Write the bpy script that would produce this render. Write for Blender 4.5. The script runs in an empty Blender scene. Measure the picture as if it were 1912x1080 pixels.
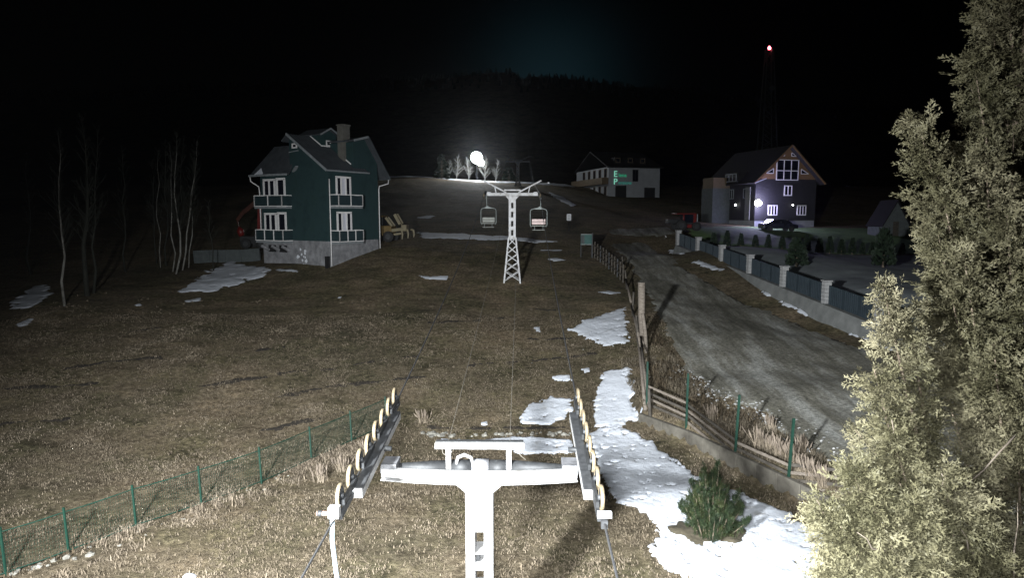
import bpy, math, random
import numpy as np
from mathutils import Vector, Matrix

RND = random.Random(11)
rng = np.random.default_rng(11)
scene = bpy.context.scene
COL = scene.collection

# ------------------------------------------------------------------ camera
F, PCX, PCY, CAMZ = 1246.0, 956.0, 540.0, 9.0
PITCH = math.atan(140.0 / F)
cam = bpy.data.cameras.new('camera')
cam.sensor_fit = 'HORIZONTAL'; cam.sensor_width = 36.0
cam.lens = 36.0 * F / 1912.0
cam.clip_start = 0.1; cam.clip_end = 5000
camo = bpy.data.objects.new('camera', cam); COL.objects.link(camo)
camo.location = (0, 0, CAMZ)
camo.rotation_euler = (math.pi / 2 - PITCH, 0, 0)
scene.camera = camo

# ------------------------------------------------------------------ sky: night, faint glow of the set moon behind the ridge
world = bpy.data.worlds.new('World'); scene.world = world
world.use_nodes = True
wn, wl = world.node_tree.nodes, world.node_tree.links
wn.clear()
wo = wn.new('ShaderNodeOutputWorld')
sky = wn.new('ShaderNodeTexSky'); sky.sky_type = 'NISHITA'; sky.sun_disc = False
sky.sun_elevation = math.radians(-4.0); sky.sun_rotation = math.radians(4.0)
bg1 = wn.new('ShaderNodeBackground'); bg1.inputs[1].default_value = 0.0016
wl.new(sky.outputs[0], bg1.inputs[0])
tc = wn.new('ShaderNodeTexCoord')
dp = wn.new('ShaderNodeVectorMath'); dp.operation = 'DOT_PRODUCT'
gd = Vector((0.055, 1.0, 0.185)).normalized(); dp.inputs[1].default_value = gd
wl.new(tc.outputs['Generated'], dp.inputs[0])
mx = wn.new('ShaderNodeMath'); mx.operation = 'MAXIMUM'; mx.inputs[1].default_value = 0.0
wl.new(dp.outputs['Value'], mx.inputs[0])
pw = wn.new('ShaderNodeMath'); pw.operation = 'POWER'; pw.inputs[1].default_value = 240.0
wl.new(mx.outputs[0], pw.inputs[0])
ms = wn.new('ShaderNodeMath'); ms.operation = 'MULTIPLY'; ms.inputs[1].default_value = 0.0125
wl.new(pw.outputs[0], ms.inputs[0])
bg2 = wn.new('ShaderNodeBackground'); bg2.inputs[0].default_value = (0.2, 0.75, 1.0, 1)
wl.new(ms.outputs[0], bg2.inputs[1])
ad = wn.new('ShaderNodeAddShader')
wl.new(bg1.outputs[0], ad.inputs[0]); wl.new(bg2.outputs[0], ad.inputs[1])
wl.new(ad.outputs[0], wo.inputs[0])

moon = bpy.data.lights.new('moon', 'SUN'); moon.energy = 0.002; moon.angle = math.radians(0.5)
moon.color = (0.75, 0.85, 1.0)
mo = bpy.data.objects.new('moon', moon); COL.objects.link(mo)
mo.rotation_euler = (math.radians(-78), 0, math.radians(-4))

# ------------------------------------------------------------------ exposure
scene.view_settings.view_transform = 'Standard'
scene.view_settings.look = 'None'
scene.view_settings.exposure = 0.0
scene.view_settings.gamma = 1.0
scene.view_settings.use_curve_mapping = False
scene.render.engine = 'CYCLES'
scene.cycles.use_denoising = True
scene.cycles.max_bounces = 4
scene.cycles.sample_clamp_indirect = 3.0
scene.cycles.sample_clamp_direct = 0.0
scene.cycles.volume_bounces = 0

# ------------------------------------------------------------------ pixel <-> world helpers (photo pixels of 1912 x 1080)
SP, CP = math.sin(PITCH), math.cos(PITCH)
def ray(px, py):
    dy = (PCY - py) / F
    y = CP + dy * SP; z = -SP + dy * CP
    return (px - PCX) / F / y, z / y
def at(px, py, Y):
    rx, rz = ray(px, py)
    return Vector((rx * Y, Y, CAMZ + rz * Y))

def _hash(ix, iy, s):
    v = np.sin(ix * 127.1 + iy * 311.7 + s * 74.7) * 43758.5453
    return v - np.floor(v)
def vnoise(x, y, s=0):
    x = np.asarray(x, float); y = np.asarray(y, float)
    ix, iy = np.floor(x), np.floor(y); fx, fy = x - ix, y - iy
    fx = fx * fx * (3 - 2 * fx); fy = fy * fy * (3 - 2 * fy)
    a = _hash(ix, iy, s); b = _hash(ix + 1, iy, s); c = _hash(ix, iy + 1, s); d = _hash(ix + 1, iy + 1, s)
    return (a * (1 - fx) + b * fx) * (1 - fy) + (c * (1 - fx) + d * fx) * fy * 1.0
def fbm(x, y, s=0, o=3):
    t = 0; amp = .5
    for k in range(o):
        t = t + amp * vnoise(x * 2 ** k, y * 2 ** k, s + k * 3.1); amp *= .5
    return t
def sstep(t):
    t = np.clip(t, 0, 1); return t * t * (3 - 2 * t)

# ------------------------------------------------------------------ terrain height
WALL = [(5.4, 27.5), (6.9, 25.1), (7.95, 22.65), (9.05, 20.0), (11.4, 14.5), (14.5, 7.0)]   # kerb wall between yard and road bank
def wall_sd(X, Y):
    X = np.asarray(X, float); Y = np.asarray(Y, float)
    xs = np.interp(-Y, [-p[1] for p in WALL], [p[0] for p in WALL])
    return (X - xs) * 0.9
def bank(X, Y):
    Y = np.asarray(Y, float)
    return 0.58 * sstep(wall_sd(X, Y) / 0.22) * (1 - sstep((Y - 27.0) / 5.0))
CTRL = np.array([
 (-14,0,0),(-6,0,0),(3,0,0),(9,2,0),(-14,10,0),(-5,10,0),(4,10,0),(-12,18,0.05),(-6,20,0),(0,20,0),(6,20,0),(7.5,16,0),
 (-4,27,.05),(1,27,.05),(4.2,26,.05),(9,8,0),
 (-25,10,.2),(-25,20,.6),(-14,27,.6),(-25,30,1.5),(-8,30,.6),
 (0,32,.8),(-10,36,1.9),(-20,36,2.1),(0,40,2.2),(0,50,4.0),(-10,50,4.0),(-20,46,3.0),(-28,42,3.2),(-36,48,3.4),(-45,40,1.5),(4,33,1.0),(4,45,3.1),
 (-14.7,54,4.75),(-21.7,58.4,4.75),(-11.7,58.8,6.0),(-15,66,6.6),(-25,66,5.6),
 (-4.3,67,6.9),(5,67,6.6),(0,85,9.0),(-15,90,9.5),(0,105,11.8),(-7,130,15.2),(-18,128,15.9),(7.5,125,14.4),
 (9.0,20.9,.62),(8.2,22.9,.62),(7.2,25.6,.78),(6.2,27.9,.88),
 (9.66,26.4,1.1),(10.6,21,1.0),(8.2,30,1.3),(14.6,27.6,1.6),(12.5,16,.9),(14,20,1.2),(17,33,2.0),(7,36,2.0),
 (10.6,54,4.4),(9.5,45,3.2),(12,40,2.6),(17.6,45,3.1),(19,38,2.45),
 (16.0,65,5.1),(18.7,40.3,2.6),(20,30.4,1.8),(18.6,60,6.0),(22,41,4.0),(26,46,4.4),(29.3,67,5.25),(20.5,67,5.8),(38,67,4.95),
 (31,85,7.4),(38.6,87,7.3),(26,92,8.0),(43,75,6.3),(19,74,7.3),(17,75,7.2),(10.6,68,6.0),
 (17,120,12.2),(27,124,12.2),(20,100,9.8),
 (-60,20,0),(-60,60,4),(-60,130,14),(60,20,1.5),(60,60,5),(60,90,7.5),(60,130,13),(20,5,.8),(40,20,1.5),(30,30,2.4),
 (0,150,15.6),(-40,150,16),(40,150,15)], float)
def _tps_fit(P):
    n = len(P); d = np.linalg.norm(P[:, None, :2] - P[None, :, :2], axis=2)
    K = np.where(d > 0, d * d * np.log(d + 1e-12), 0) + np.eye(n) * 0.4
    A = np.zeros((n + 3, n + 3)); A[:n, :n] = K; A[:n, n] = 1; A[:n, n + 1:] = P[:, :2]
    A[n, :n] = 1; A[n + 1:, :n] = P[:, :2].T
    b = np.zeros(n + 3); b[:n] = P[:, 2] - bank(P[:, 0], P[:, 1])
    return np.linalg.solve(A, b)
_W = _tps_fit(CTRL)
def _tps(X, Y):
    sh = X.shape; x = X.ravel(); y = Y.ravel(); out = np.zeros(x.size); n = len(CTRL)
    for s in range(0, x.size, 40000):
        xx, yy = x[s:s + 40000], y[s:s + 40000]
        d2 = (xx[:, None] - CTRL[None, :, 0]) ** 2 + (yy[:, None] - CTRL[None, :, 1]) ** 2
        k = 0.5 * d2 * np.log(d2 + 1e-12)
        out[s:s + 40000] = k @ _W[:n] + _W[n] + _W[n + 1] * xx + _W[n + 2] * yy
    return out.reshape(sh)
_RAZ = [-0.9, -0.3, -0.1, -0.06, -0.03, 0.005, 0.012, 0.03, 0.08, 0.16, 0.26, 0.4, 0.9]     # azimuth (x/y) of the far ridge
_REL = [0.17, 0.19, 0.196, 0.202, 0.204, 0.203, 0.193, 0.199, 0.197, 0.186, 0.178, 0.16, 0.13]
def height(X, Y):
    X = np.atleast_1d(np.asarray(X, float)); Y = np.atleast_1d(np.asarray(Y, float))
    X, Y = np.broadcast_arrays(X, Y)
    cx, cy = np.clip(X, -62, 62), np.clip(Y, -8, 150)
    z = _tps(cx, cy) + bank(X, Y)
    rough = sstep((Y - 4) / 6) * (1 - sstep((Y - 140) / 20))
    z = z + rough * ((fbm(X * .9, Y * .9, 3) - .44) * .14 + (fbm(X * .22, Y * .22, 9) - .44) * .3 * sstep((Y - 26) / 8))
    far = sstep((Y - 165) / 440.0)
    rz = np.interp(X / np.maximum(Y, 1), _RAZ, _REL) * np.minimum(Y, 620) + CAMZ
    rz = rz + (fbm(X * .01, Y * .01, 5) - .44) * 6
    return z + far * (rz - z)
def hz(x, y): return float(height(x, y)[0])
def gnd(px, py, lo=6.0, hi=160.0):
    rx, rz = ray(px, py)
    ys = np.concatenate([np.linspace(lo, 60, 700), np.linspace(60.2, hi, 500)])
    d = CAMZ + rz * ys - height(rx * ys, ys)
    k = np.argmax(d < 0) if (d < 0).any() else len(ys) - 1
    if k == 0: Y = ys[0]
    else:
        t = d[k - 1] / (d[k - 1] - d[k] + 1e-9); Y = ys[k - 1] + t * (ys[k] - ys[k - 1])
    return Vector((rx * Y, Y, hz(rx * Y, Y)))

# ------------------------------------------------------------------ materials
def _nodes(name):
    m = bpy.data.materials.new(name); m.use_nodes = True
    nt = m.node_tree; return m, nt, nt.nodes['Principled BSDF'], nt.nodes, nt.links
def pmat(name, cols, scale=3.0, rough=.8, bump=0.0, bscale=None, metal=0.0, spec=.3, stretch=(1, 1, 1),
         detail=6, island=0.0, world_co=False, trans=0.0, bdist=.02):
    m, nt, b, N, L = _nodes(name)
    if world_co:
        g = N.new('ShaderNodeNewGeometry'); src = g.outputs['Position']
    else:
        t = N.new('ShaderNodeTexCoord'); src = t.outputs['Object']
    mp = N.new('ShaderNodeMapping'); mp.inputs['Scale'].default_value = stretch
    L.new(src, mp.inputs[0])
    nz = N.new('ShaderNodeTexNoise'); nz.inputs['Scale'].default_value = scale; nz.inputs['Detail'].default_value = detail
    nz.inputs['Roughness'].default_value = .65
    L.new(mp.outputs[0], nz.inputs['Vector'])
    r = N.new('ShaderNodeValToRGB'); e = r.color_ramp.elements
    n = len(cols); lo, hi = .3, .7
    e[0].position = lo; e[0].color = (*cols[0], 1); e[1].position = hi; e[1].color = (*cols[-1], 1)
    for k in range(1, n - 1):
        q = e.new(lo + (hi - lo) * k / (n - 1)); q.color = (*cols[k], 1)
    L.new(nz.outputs['Fac'], r.inputs[0])
    out = r.outputs[0]
    if island:
        g2 = N.new('ShaderNodeNewGeometry')
        mr = N.new('ShaderNodeMapRange'); mr.inputs['To Min'].default_value = 1 - island; mr.inputs['To Max'].default_value = 1 + island
        L.new(g2.outputs['Random Per Island'], mr.inputs['Value'])
        mm = N.new('ShaderNodeVectorMath'); mm.operation = 'SCALE'
        L.new(out, mm.inputs[0]); L.new(mr.outputs[0], mm.inputs['Scale']); out = mm.outputs[0]
    L.new(out, b.inputs['Base Color'])
    b.inputs['Roughness'].default_value = rough; b.inputs['Metallic'].default_value = metal
    b.inputs['Specular IOR Level'].default_value = spec
    if bump:
        n2 = N.new('ShaderNodeTexNoise'); n2.inputs['Scale'].default_value = bscale or scale * 3; n2.inputs['Detail'].default_value = 5
        L.new(mp.outputs[0], n2.inputs['Vector'])
        bp = N.new('ShaderNodeBump'); bp.inputs['Strength'].default_value = bump; bp.inputs['Distance'].default_value = bdist
        L.new(n2.outputs['Fac'], bp.inputs['Height']); L.new(bp.outputs[0], b.inputs['Normal'])
    return m
def emat(name, col, s):
    m, nt, b, N, L = _nodes(name)
    b.inputs['Base Color'].default_value = (.02, .02, .02, 1)
    b.inputs['Emission Color'].default_value = (*col, 1); b.inputs['Emission Strength'].default_value = s
    return m
def ground_mat():
    m, nt, b, N, L = _nodes('dry_turf')
    g = N.new('ShaderNodeNewGeometry')
    def noise(sc, det, ro=.6, st=(1, 1, 1)):
        mp = N.new('ShaderNodeMapping'); mp.inputs['Scale'].default_value = st
        L.new(g.outputs['Position'], mp.inputs[0])
        n = N.new('ShaderNodeTexNoise'); n.inputs['Scale'].default_value = sc; n.inputs['Detail'].default_value = det
        n.inputs['Roughness'].default_value = ro; L.new(mp.outputs[0], n.inputs['Vector']); return n
    def ramp(n, stops):
        r = N.new('ShaderNodeValToRGB'); e = r.color_ramp.elements
        e[0].position, e[0].color = stops[0][0], (*stops[0][1], 1); e[1].position, e[1].color = stops[-1][0], (*stops[-1][1], 1)
        for p, c in stops[1:-1]: q = e.new(p); q.color = (*c, 1)
        L.new(n.outputs['Fac'], r.inputs[0]); return r
    def mix(a, bb, fac, mode='MIX'):
        x = N.new('ShaderNodeMix'); x.data_type = 'RGBA'; x.blend_type = mode
        if isinstance(fac, float): x.inputs[0].default_value = fac
        else: L.new(fac, x.inputs[0])
        L.new(a, x.inputs[6]); L.new(bb, x.inputs[7]); return x.outputs[2]
    fine = ramp(noise(5.5, 9, .72, (1, .75, 1)), [(.33, (.045, .036, .024)), (.46, (.1, .08, .054)), (.55, (.15, .122, .084)), (.68, (.225, .188, .135))])
    olive = ramp(noise(4.2, 8, .7), [(.36, (.027, .025, .015)), (.5, (.09, .079, .047)), (.66, (.175, .15, .095))])
    big = ramp(noise(.35, 4, .6), [(.42, (0, 0, 0)), (.62, (1, 1, 1))])
    c = mix(fine.outputs[0], olive.outputs[0], big.outputs[0])
    mid = ramp(noise(1.2, 7, .7, (.45, 1.25, 1)), [(.32, (.55, .54, .52)), (.5, (.97, .97, .97)), (.68, (1.25, 1.23, 1.2))])
    c = mix(c, mid.outputs[0], 1.0, 'MULTIPLY')
    wide = ramp(noise(.13, 5, .65), [(.36, (.66, .68, .66)), (.5, (.98, .97, .95)), (.64, (1.22, 1.17, 1.12))])
    c = mix(c, wide.outputs[0], 1.0, 'MULTIPLY')
    L.new(c, b.inputs['Base Color'])
    b.inputs['Roughness'].default_value = .95; b.inputs['Specular IOR Level'].default_value = .1
    nb = noise(9, 8, .75); bp = N.new('ShaderNodeBump'); bp.inputs['Strength'].default_value = .9; bp.inputs['Distance'].default_value = .09
    L.new(nb.outputs['Fac'], bp.inputs['Height']); L.new(bp.outputs[0], b.inputs['Normal'])
    return m

M = {}
M['turf'] = ground_mat()
M['white'] = pmat('white_paint', [(.16, .14, .12), (.3, .295, .29), (.38, .38, .385), (.4, .4, .41)], 3.5, .55, .08)
M['offwhite'] = pmat('white_frame', [(.58, .565, .555), (.7, .685, .67)], 6, .5)
M['greysteel'] = pmat('galvanised_steel', [(.016, .017, .018), (.04, .041, .043)], 7, .6, .1, metal=.1)
M['darksteel'] = pmat('dark_steel', [(.009, .0095, .01), (.024, .025, .026)], 9, .6, .1, metal=.1)
M['rubber'] = pmat('tan_rubber', [(.075, .056, .03), (.15, .122, .08)], 14, .75, .1)
M['rust'] = pmat('rusty_steel', [(.09, .05, .035), (.18, .12, .09)], 14, .8, .2)
M['cable'] = pmat('steel_rope', [(.025, .025, .026), (.05, .05, .05)], 30, .6, metal=.4)
M['wire'] = pmat('pale_wire', [(.07, .063, .05), (.1, .09, .075)], 10, .6)
M['blockgrey'] = pmat('shading_grey_paint', [(.05, .05, .052), (.1, .1, .105), (.15, .15, .156)], 6, .5, .15)  # shading on the end blocks and drum, put in as a grey colour
M['whitenear'] = pmat('dimmed_dirty_white', [(.085, .075, .062), (.19, .187, .182), (.235, .233, .234), (.25, .25, .256)], 3.0, .5, .15)  # stained white, also darkened to offset the strong floodlight on the near pylon
M['hose'] = pmat('pale_blue_hose', [(.2, .26, .31), (.26, .31, .35)], 5, .5)
M['snow'] = None
M['furrow_shade'] = pmat('furrow_shade_tone', [(.012, .010, .008), (.035, .028, .02)], 6, .95, .6, world_co=True, bdist=.05)  # dark tone standing in for shade in the meadow furrows
M['stone'] = pmat('field_stone', [(.1, .095, .08), (.24, .23, .2)], 5, .85, .3, island=.4)
M['gravel'] = pmat('road_gravel', [(.2, .2, .2), (.42, .42, .41)], 4, .85, .3, island=.5)
M['green'] = pmat('green_fence_paint', [(.005, .024, .016), (.009, .036, .024)], 8, .5)
M['wood'] = pmat('weathered_wood', [(.07, .056, .044), (.14, .118, .096), (.2, .172, .145)], 5, .9, .4, stretch=(1, 1, 5))
M['wooddark'] = pmat('dark_weathered_wood', [(.035, .03, .024), (.08, .07, .058)], 5, .9, .4)
M['bark'] = pmat('thuja_bark', [(.09, .065, .045), (.2, .16, .12)], 6, .9, .5, stretch=(3, 3, .6))
M['twig'] = pmat('bare_twig', [(.12, .095, .07), (.22, .185, .15)], 8, .85)
M['birch'] = pmat('birch_bark', [(.03, .028, .025), (.13, .125, .11), (.2, .195, .18)], 2.2, .8, .2, stretch=(1, 1, .6))
M['greybark'] = pmat('grey_bark', [(.009, .010, .007), (.022, .023, .017)], 2.2, .85, .3)
M['thuja'] = pmat('thuja_leaf', [(.03, .029, .013), (.078, .071, .04), (.15, .134, .085)], .8, .65, island=.25, spec=.2)
M['bush'] = pmat('juniper_leaf', [(.006, .012, .005), (.015, .024, .009), (.038, .042, .015)], 3.0, .65, island=.4, spec=.2)
M['conifer'] = pmat('dark_conifer_leaf', [(.006, .012, .006), (.016, .028, .014)], 3.0, .7, island=.3)
M['forest'] = pmat('far_forest', [(.01, .016, .01), (.02, .028, .018)], .1, .9)
M['frost'] = pmat('frosted_twig', [(.3, .3, .27), (.5, .5, .46)], 4, .8)
M['drygrass'] = pmat('dry_grass', [(.12, .096, .068), (.18, .146, .108), (.24, .2, .152)], .8, .9, island=.4, world_co=True, spec=.1)
M['bankgrass'] = pmat('dull_bank_grass', [(.06, .05, .034), (.1, .083, .06), (.15, .127, .095)], .8, .9, island=.4, world_co=True, spec=.1)
M['turfblade'] = pmat('matted_grass', [(.078, .064, .043), (.13, .105, .075), (.2, .165, .122)], .55, .95, island=.3, world_co=True, spec=.08)
M['plume'] = pmat('plume_grass', [(.12, .095, .072), (.19, .155, .122)], 3, .9, island=.3)
M['heath'] = pmat('brown_weed', [(.04, .03, .018), (.08, .06, .036)], 3, .9, island=.4)
M['housegreen'] = pmat('dark_green_render', [(.0085, .023, .0245), (.014, .034, .036), (.012, .03, .028)], .9, .9, .25, bscale=12)
M['block'] = pmat('grey_block_render', [(.1, .1, .105), (.165, .165, .17), (.24, .24, .25)], 1.6, .9, .4, bscale=6)
M['plaster'] = pmat('white_plaster_smear', [(.42, .44, .47), (.6, .62, .65)], 3, .9, .3)
M['sheet'] = pmat('dark_sheet_roof', [(.038, .044, .05), (.075, .082, .09)], 1.4, .6, .1, metal=.2)
M['fascia'] = pmat('pale_fascia', [(.13, .145, .15), (.22, .235, .245)], 3, .7)
M['chimney'] = pmat('chimney_render', [(.075, .072, .062), (.12, .117, .104)], 3, .9, .3)
M['glass'] = pmat('night_glass', [(.006, .007, .012), (.01, .012, .018)], 1, .12, spec=.5)
M['railpanel'] = pmat('dark_balcony_panel', [(.014, .026, .028), (.022, .038, .042)], 2, .4)
M['shutter'] = pmat('pale_shutter', [(.45, .45, .5), (.55, .55, .6)], 4, .6)
M['logwall'] = pmat('blackened_log_wall', [(.010, .010, .011), (.024, .0235, .025)], 2.5, .8, .6, bscale=3, stretch=(.4, .4, 9), bdist=.06)
M['gableboard'] = pmat('brown_gable_boards', [(.13, .075, .038), (.21, .125, .065)], 3, .75, .3, stretch=(6, 6, 1))
M['darkroof'] = pmat('dark_roof', [(.006, .006, .007), (.014, .013, .013)], 2, .85)
M['render'] = pmat('white_render', [(.18, .19, .2), (.24, .25, .26)], .8, .9, .1)
M['black'] = pmat('black_opening', [(.006, .006, .007), (.012, .012, .012)], 2, .8)
M['bluepanel'] = pmat('blue_grey_fence_panel', [(.016, .024, .03), (.026, .037, .045)], 3, .6)
M['pillar'] = pmat('pale_stone_block', [(.2, .2, .2), (.32, .32, .315)], 4, .85, .3)
M['concrete'] = pmat('grey_concrete', [(.1, .104, .1), (.17, .174, .168)], 1.3, .9, .35, world_co=True)
M['kerb'] = pmat('pale_kerb_concrete', [(.045, .04, .032), (.12, .11, .09)], 1.5, .9, .4, world_co=True)
M['lawn'] = pmat('short_lawn', [(.075, .13, .05), (.12, .185, .075)], .8, .9, .5, world_co=True)
M['slope'] = pmat('grey_gravel_slope', [(.13, .15, .155), (.23, .25, .26)], .6, .95, .5, world_co=True)
M['yellow'] = pmat('worn_yellow_paint', [(.075, .046, .012), (.12, .08, .025)], 2, .6, .1)
M['yellowpale'] = pmat('scuffed_pale_yellow', [(.12, .1, .06), (.17, .145, .09)], 3, .6, .1)
M['red'] = pmat('red_paint', [(.08, .007, .006), (.13, .011, .009)], 2, .45)
M['orange'] = pmat('orange_paint', [(.025, .006, .003), (.045, .011, .004)], 2, .5)
M['tyre'] = pmat('black_tyre', [(.012, .012, .012), (.02, .02, .02)], 5, .85)
M['carpaint'] = pmat('dark_blue_car_paint', [(.012, .013, .02), (.016, .018, .028)], 2, .18, spec=.6)
M['teal'] = pmat('teal_board', [(.014, .055, .05), (.022, .075, .066)], 4, .6)
M['signwhite'] = pmat('notice_paper', [(.4, .41, .42), (.5, .51, .52)], 8, .7)
M['ink'] = pmat('print_ink', [(.05, .05, .055), (.08, .08, .085)], 8, .7)
M['seat'] = pmat('grey_seat_slat', [(.16, .165, .15), (.24, .245, .22)], 4, .7)
M['seatpink'] = pmat('faded_pink_seat_panel', [(.42, .32, .3), (.55, .44, .42)], 4, .7)
M['chairframe'] = pmat('grey_green_tube', [(.13, .15, .14), (.2, .22, .21)], 5, .5)
M['shedboard'] = pmat('grey_shed_boards', [(.035, .041, .041), (.06, .069, .069)], 3, .85, .3)
M['paleshed'] = pmat('pale_shed_boards', [(.06, .068, .068), (.1, .112, .112)], 3, .85, .3)
M['tower'] = pmat('tower_steel', [(.012, .014, .014), (.025, .028, .028)], 1, .7)
M['brownbox'] = pmat('brown_cladding', [(.07, .05, .03), (.1, .075, .045)], 2, .8)

def snow_mat():
    m, nt, b, N, L = _nodes('old_snow')
    g = N.new('ShaderNodeNewGeometry')
    n = N.new('ShaderNodeTexNoise'); n.inputs['Scale'].default_value = 1.7; n.inputs['Detail'].default_value = 7; n.inputs['Roughness'].default_value = .7
    L.new(g.outputs['Position'], n.inputs['Vector'])
    r = N.new('ShaderNodeValToRGB'); e = r.color_ramp.elements
    e[0].position = .3; e[0].color = (.4, .4, .4, 1); e[1].position = .44; e[1].color = (.54, .565, .61, 1)
    L.new(n.outputs['Fac'], r.inputs[0]); L.new(r.outputs[0], b.inputs['Base Color'])
    b.inputs['Roughness'].default_value = .7; b.inputs['Specular IOR Level'].default_value = .3
    n2 = N.new('ShaderNodeTexNoise'); n2.inputs['Scale'].default_value = 3.5; n2.inputs['Detail'].default_value = 9; n2.inputs['Roughness'].default_value = .65
    L.new(g.outputs['Position'], n2.inputs['Vector'])
    bp = N.new('ShaderNodeBump'); bp.inputs['Strength'].default_value = .7; bp.inputs['Distance'].default_value = .08
    L.new(n2.outputs['Fac'], bp.inputs['Height']); L.new(bp.outputs[0], b.inputs['Normal'])
    return m
M['snow'] = snow_mat()
def road_mat():
    m, nt, b, N, L = _nodes('muddy_gravel_road')
    g = N.new('ShaderNodeNewGeometry')
    def nz(sc, d, st):
        mp = N.new('ShaderNodeMapping'); mp.inputs['Scale'].default_value = st; mp.inputs['Rotation'].default_value = (0, 0, -.12)
        L.new(g.outputs['Position'], mp.inputs[0])
        n = N.new('ShaderNodeTexNoise'); n.inputs['Scale'].default_value = sc; n.inputs['Detail'].default_value = d; n.inputs['Roughness'].default_value = .7
        L.new(mp.outputs[0], n.inputs['Vector']); return n
    n = nz(.9, 9, (1.1, .13, 1)); n2 = nz(7, 7, (1, 1, 1))
    r = N.new('ShaderNodeValToRGB'); e = r.color_ramp.elements
    e[0].position = .36; e[0].color = (.08, .076, .058, 1); e[1].position = .66; e[1].color = (.3, .3, .275, 1)
    q = e.new(.5); q.color = (.16, .153, .127, 1)
    L.new(n.outputs['Fac'], r.inputs[0])
    r2 = N.new('ShaderNodeValToRGB'); e = r2.color_ramp.elements
    e[0].position = .34; e[0].color = (.5, .5, .5, 1); e[1].position = .68; e[1].color = (1.45, 1.45, 1.45, 1)
    L.new(n2.outputs['Fac'], r2.inputs[0])
    x = N.new('ShaderNodeMix'); x.data_type = 'RGBA'; x.blend_type = 'MULTIPLY'; x.inputs[0].default_value = 1
    L.new(r.outputs[0], x.inputs[6]); L.new(r2.outputs[0], x.inputs[7]); L.new(x.outputs[2], b.inputs['Base Color'])
    b.inputs['Roughness'].default_value = .8; b.inputs['Specular IOR Level'].default_value = .25
    bp = N.new('ShaderNodeBump'); bp.inputs['Strength'].default_value = .8; bp.inputs['Distance'].default_value = .06
    L.new(n2.outputs['Fac'], bp.inputs['Height']); L.new(bp.outputs[0], b.inputs['Normal'])
    return m
M['road'] = road_mat()

# ------------------------------------------------------------------ mesh builder
class MB:
    def __init__(s): s.v = []; s.f = []
    def add(s, vs, fs):
        o = len(s.v); s.v += [tuple(v) for v in vs]; s.f += [tuple(i + o for i in f) for f in fs]; return s
    def box(s, x0, x1, y0, y1, z0, z1):
        vs = [(x0, y0, z0), (x1, y0, z0), (x1, y1, z0), (x0, y1, z0), (x0, y0, z1), (x1, y0, z1), (x1, y1, z1), (x0, y1, z1)]
        return s.add(vs, [(3, 2, 1, 0), (4, 5, 6, 7), (0, 1, 5, 4), (1, 2, 6, 5), (2, 3, 7, 6), (3, 0, 4, 7)])
    def bar(s, p, q, w, h=None, up=(0, 0, 1)):
        h = h or w; p, q = Vector(p), Vector(q); d = (q - p).normalized(); u = Vector(up)
        if abs(d.dot(u)) > .98: u = Vector((0, 1, 0))
        a = d.cross(u).normalized() * w / 2; b = a.cross(d).normalized() * h / 2
        vs = [p - a - b, p + a - b, p + a + b, p - a + b, q - a - b, q + a - b, q + a + b, q - a + b]
        return s.add(vs, [(0, 1, 2, 3), (7, 6, 5, 4), (0, 4, 5, 1), (1, 5, 6, 2), (2, 6, 7, 3), (3, 7, 4, 0)])
    def path(s, pts, rs, n=6, cap=True):
        pts = [Vector(p) for p in pts]
        if not isinstance(rs, (list, tuple)): rs = [rs] * len(pts)
        o = len(s.v); prev = None
        for i, p in enumerate(pts):
            d = (pts[min(i + 1, len(pts) - 1)] - pts[max(i - 1, 0)]).normalized()
            if prev is None:
                u = Vector((0, 0, 1)) if abs(d.z) < .9 else Vector((1, 0, 0)); a = d.cross(u).normalized()
            else:
                a = (prev - d * prev.dot(d)).normalized()
            prev = a; b = d.cross(a)
            for k in range(n):
                t = 2 * math.pi * k / n; s.v.append(tuple(p + (a * math.cos(t) + b * math.sin(t)) * rs[i]))
        for i in range(len(pts) - 1):
            for k in range(n):
                s.f.append((o + i * n + k, o + i * n + (k + 1) % n, o + (i + 1) * n + (k + 1) % n, o + (i + 1) * n + k))
        if cap:
            s.f.append(tuple(o + k for k in range(n))[::-1]); e = o + (len(pts) - 1) * n; s.f.append(tuple(e + k for k in range(n)))
        return s
    def tube(s, p, q, r0, r1=None, n=8): return s.path([p, q], [r0, r0 if r1 is None else r1], n)
    def prism(s, pts, ext):
        """polygon (3D points) extruded by vector ext"""
        n = len(pts); e = Vector(ext); vs = [Vector(p) for p in pts]; vs = vs + [v + e for v in vs]
        fs = [tuple(range(n))[::-1], tuple(range(n, 2 * n))] + [(i, (i + 1) % n, n + (i + 1) % n, n + i) for i in range(n)]
        return s.add(vs, fs)
    def build(s, name, mat, parent=None, smooth=False, bevel=0):
        me = bpy.data.meshes.new(name); me.from_pydata(s.v, [], s.f); me.update()
        return finish(me, name, mat, parent, smooth, bevel)
def finish(me, name, mat, parent=None, smooth=False, bevel=0):
    me.materials.append(M[mat] if isinstance(mat, str) else mat)
    if smooth: me.polygons.foreach_set('use_smooth', [True] * len(me.polygons))
    o = bpy.data.objects.new(name, me); COL.objects.link(o)
    if parent: o.parent = parent
    if bevel:
        b = o.modifiers.new('bevel', 'BEVEL'); b.width = bevel; b.segments = 2; b.limit_method = 'ANGLE'
    return o
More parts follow.
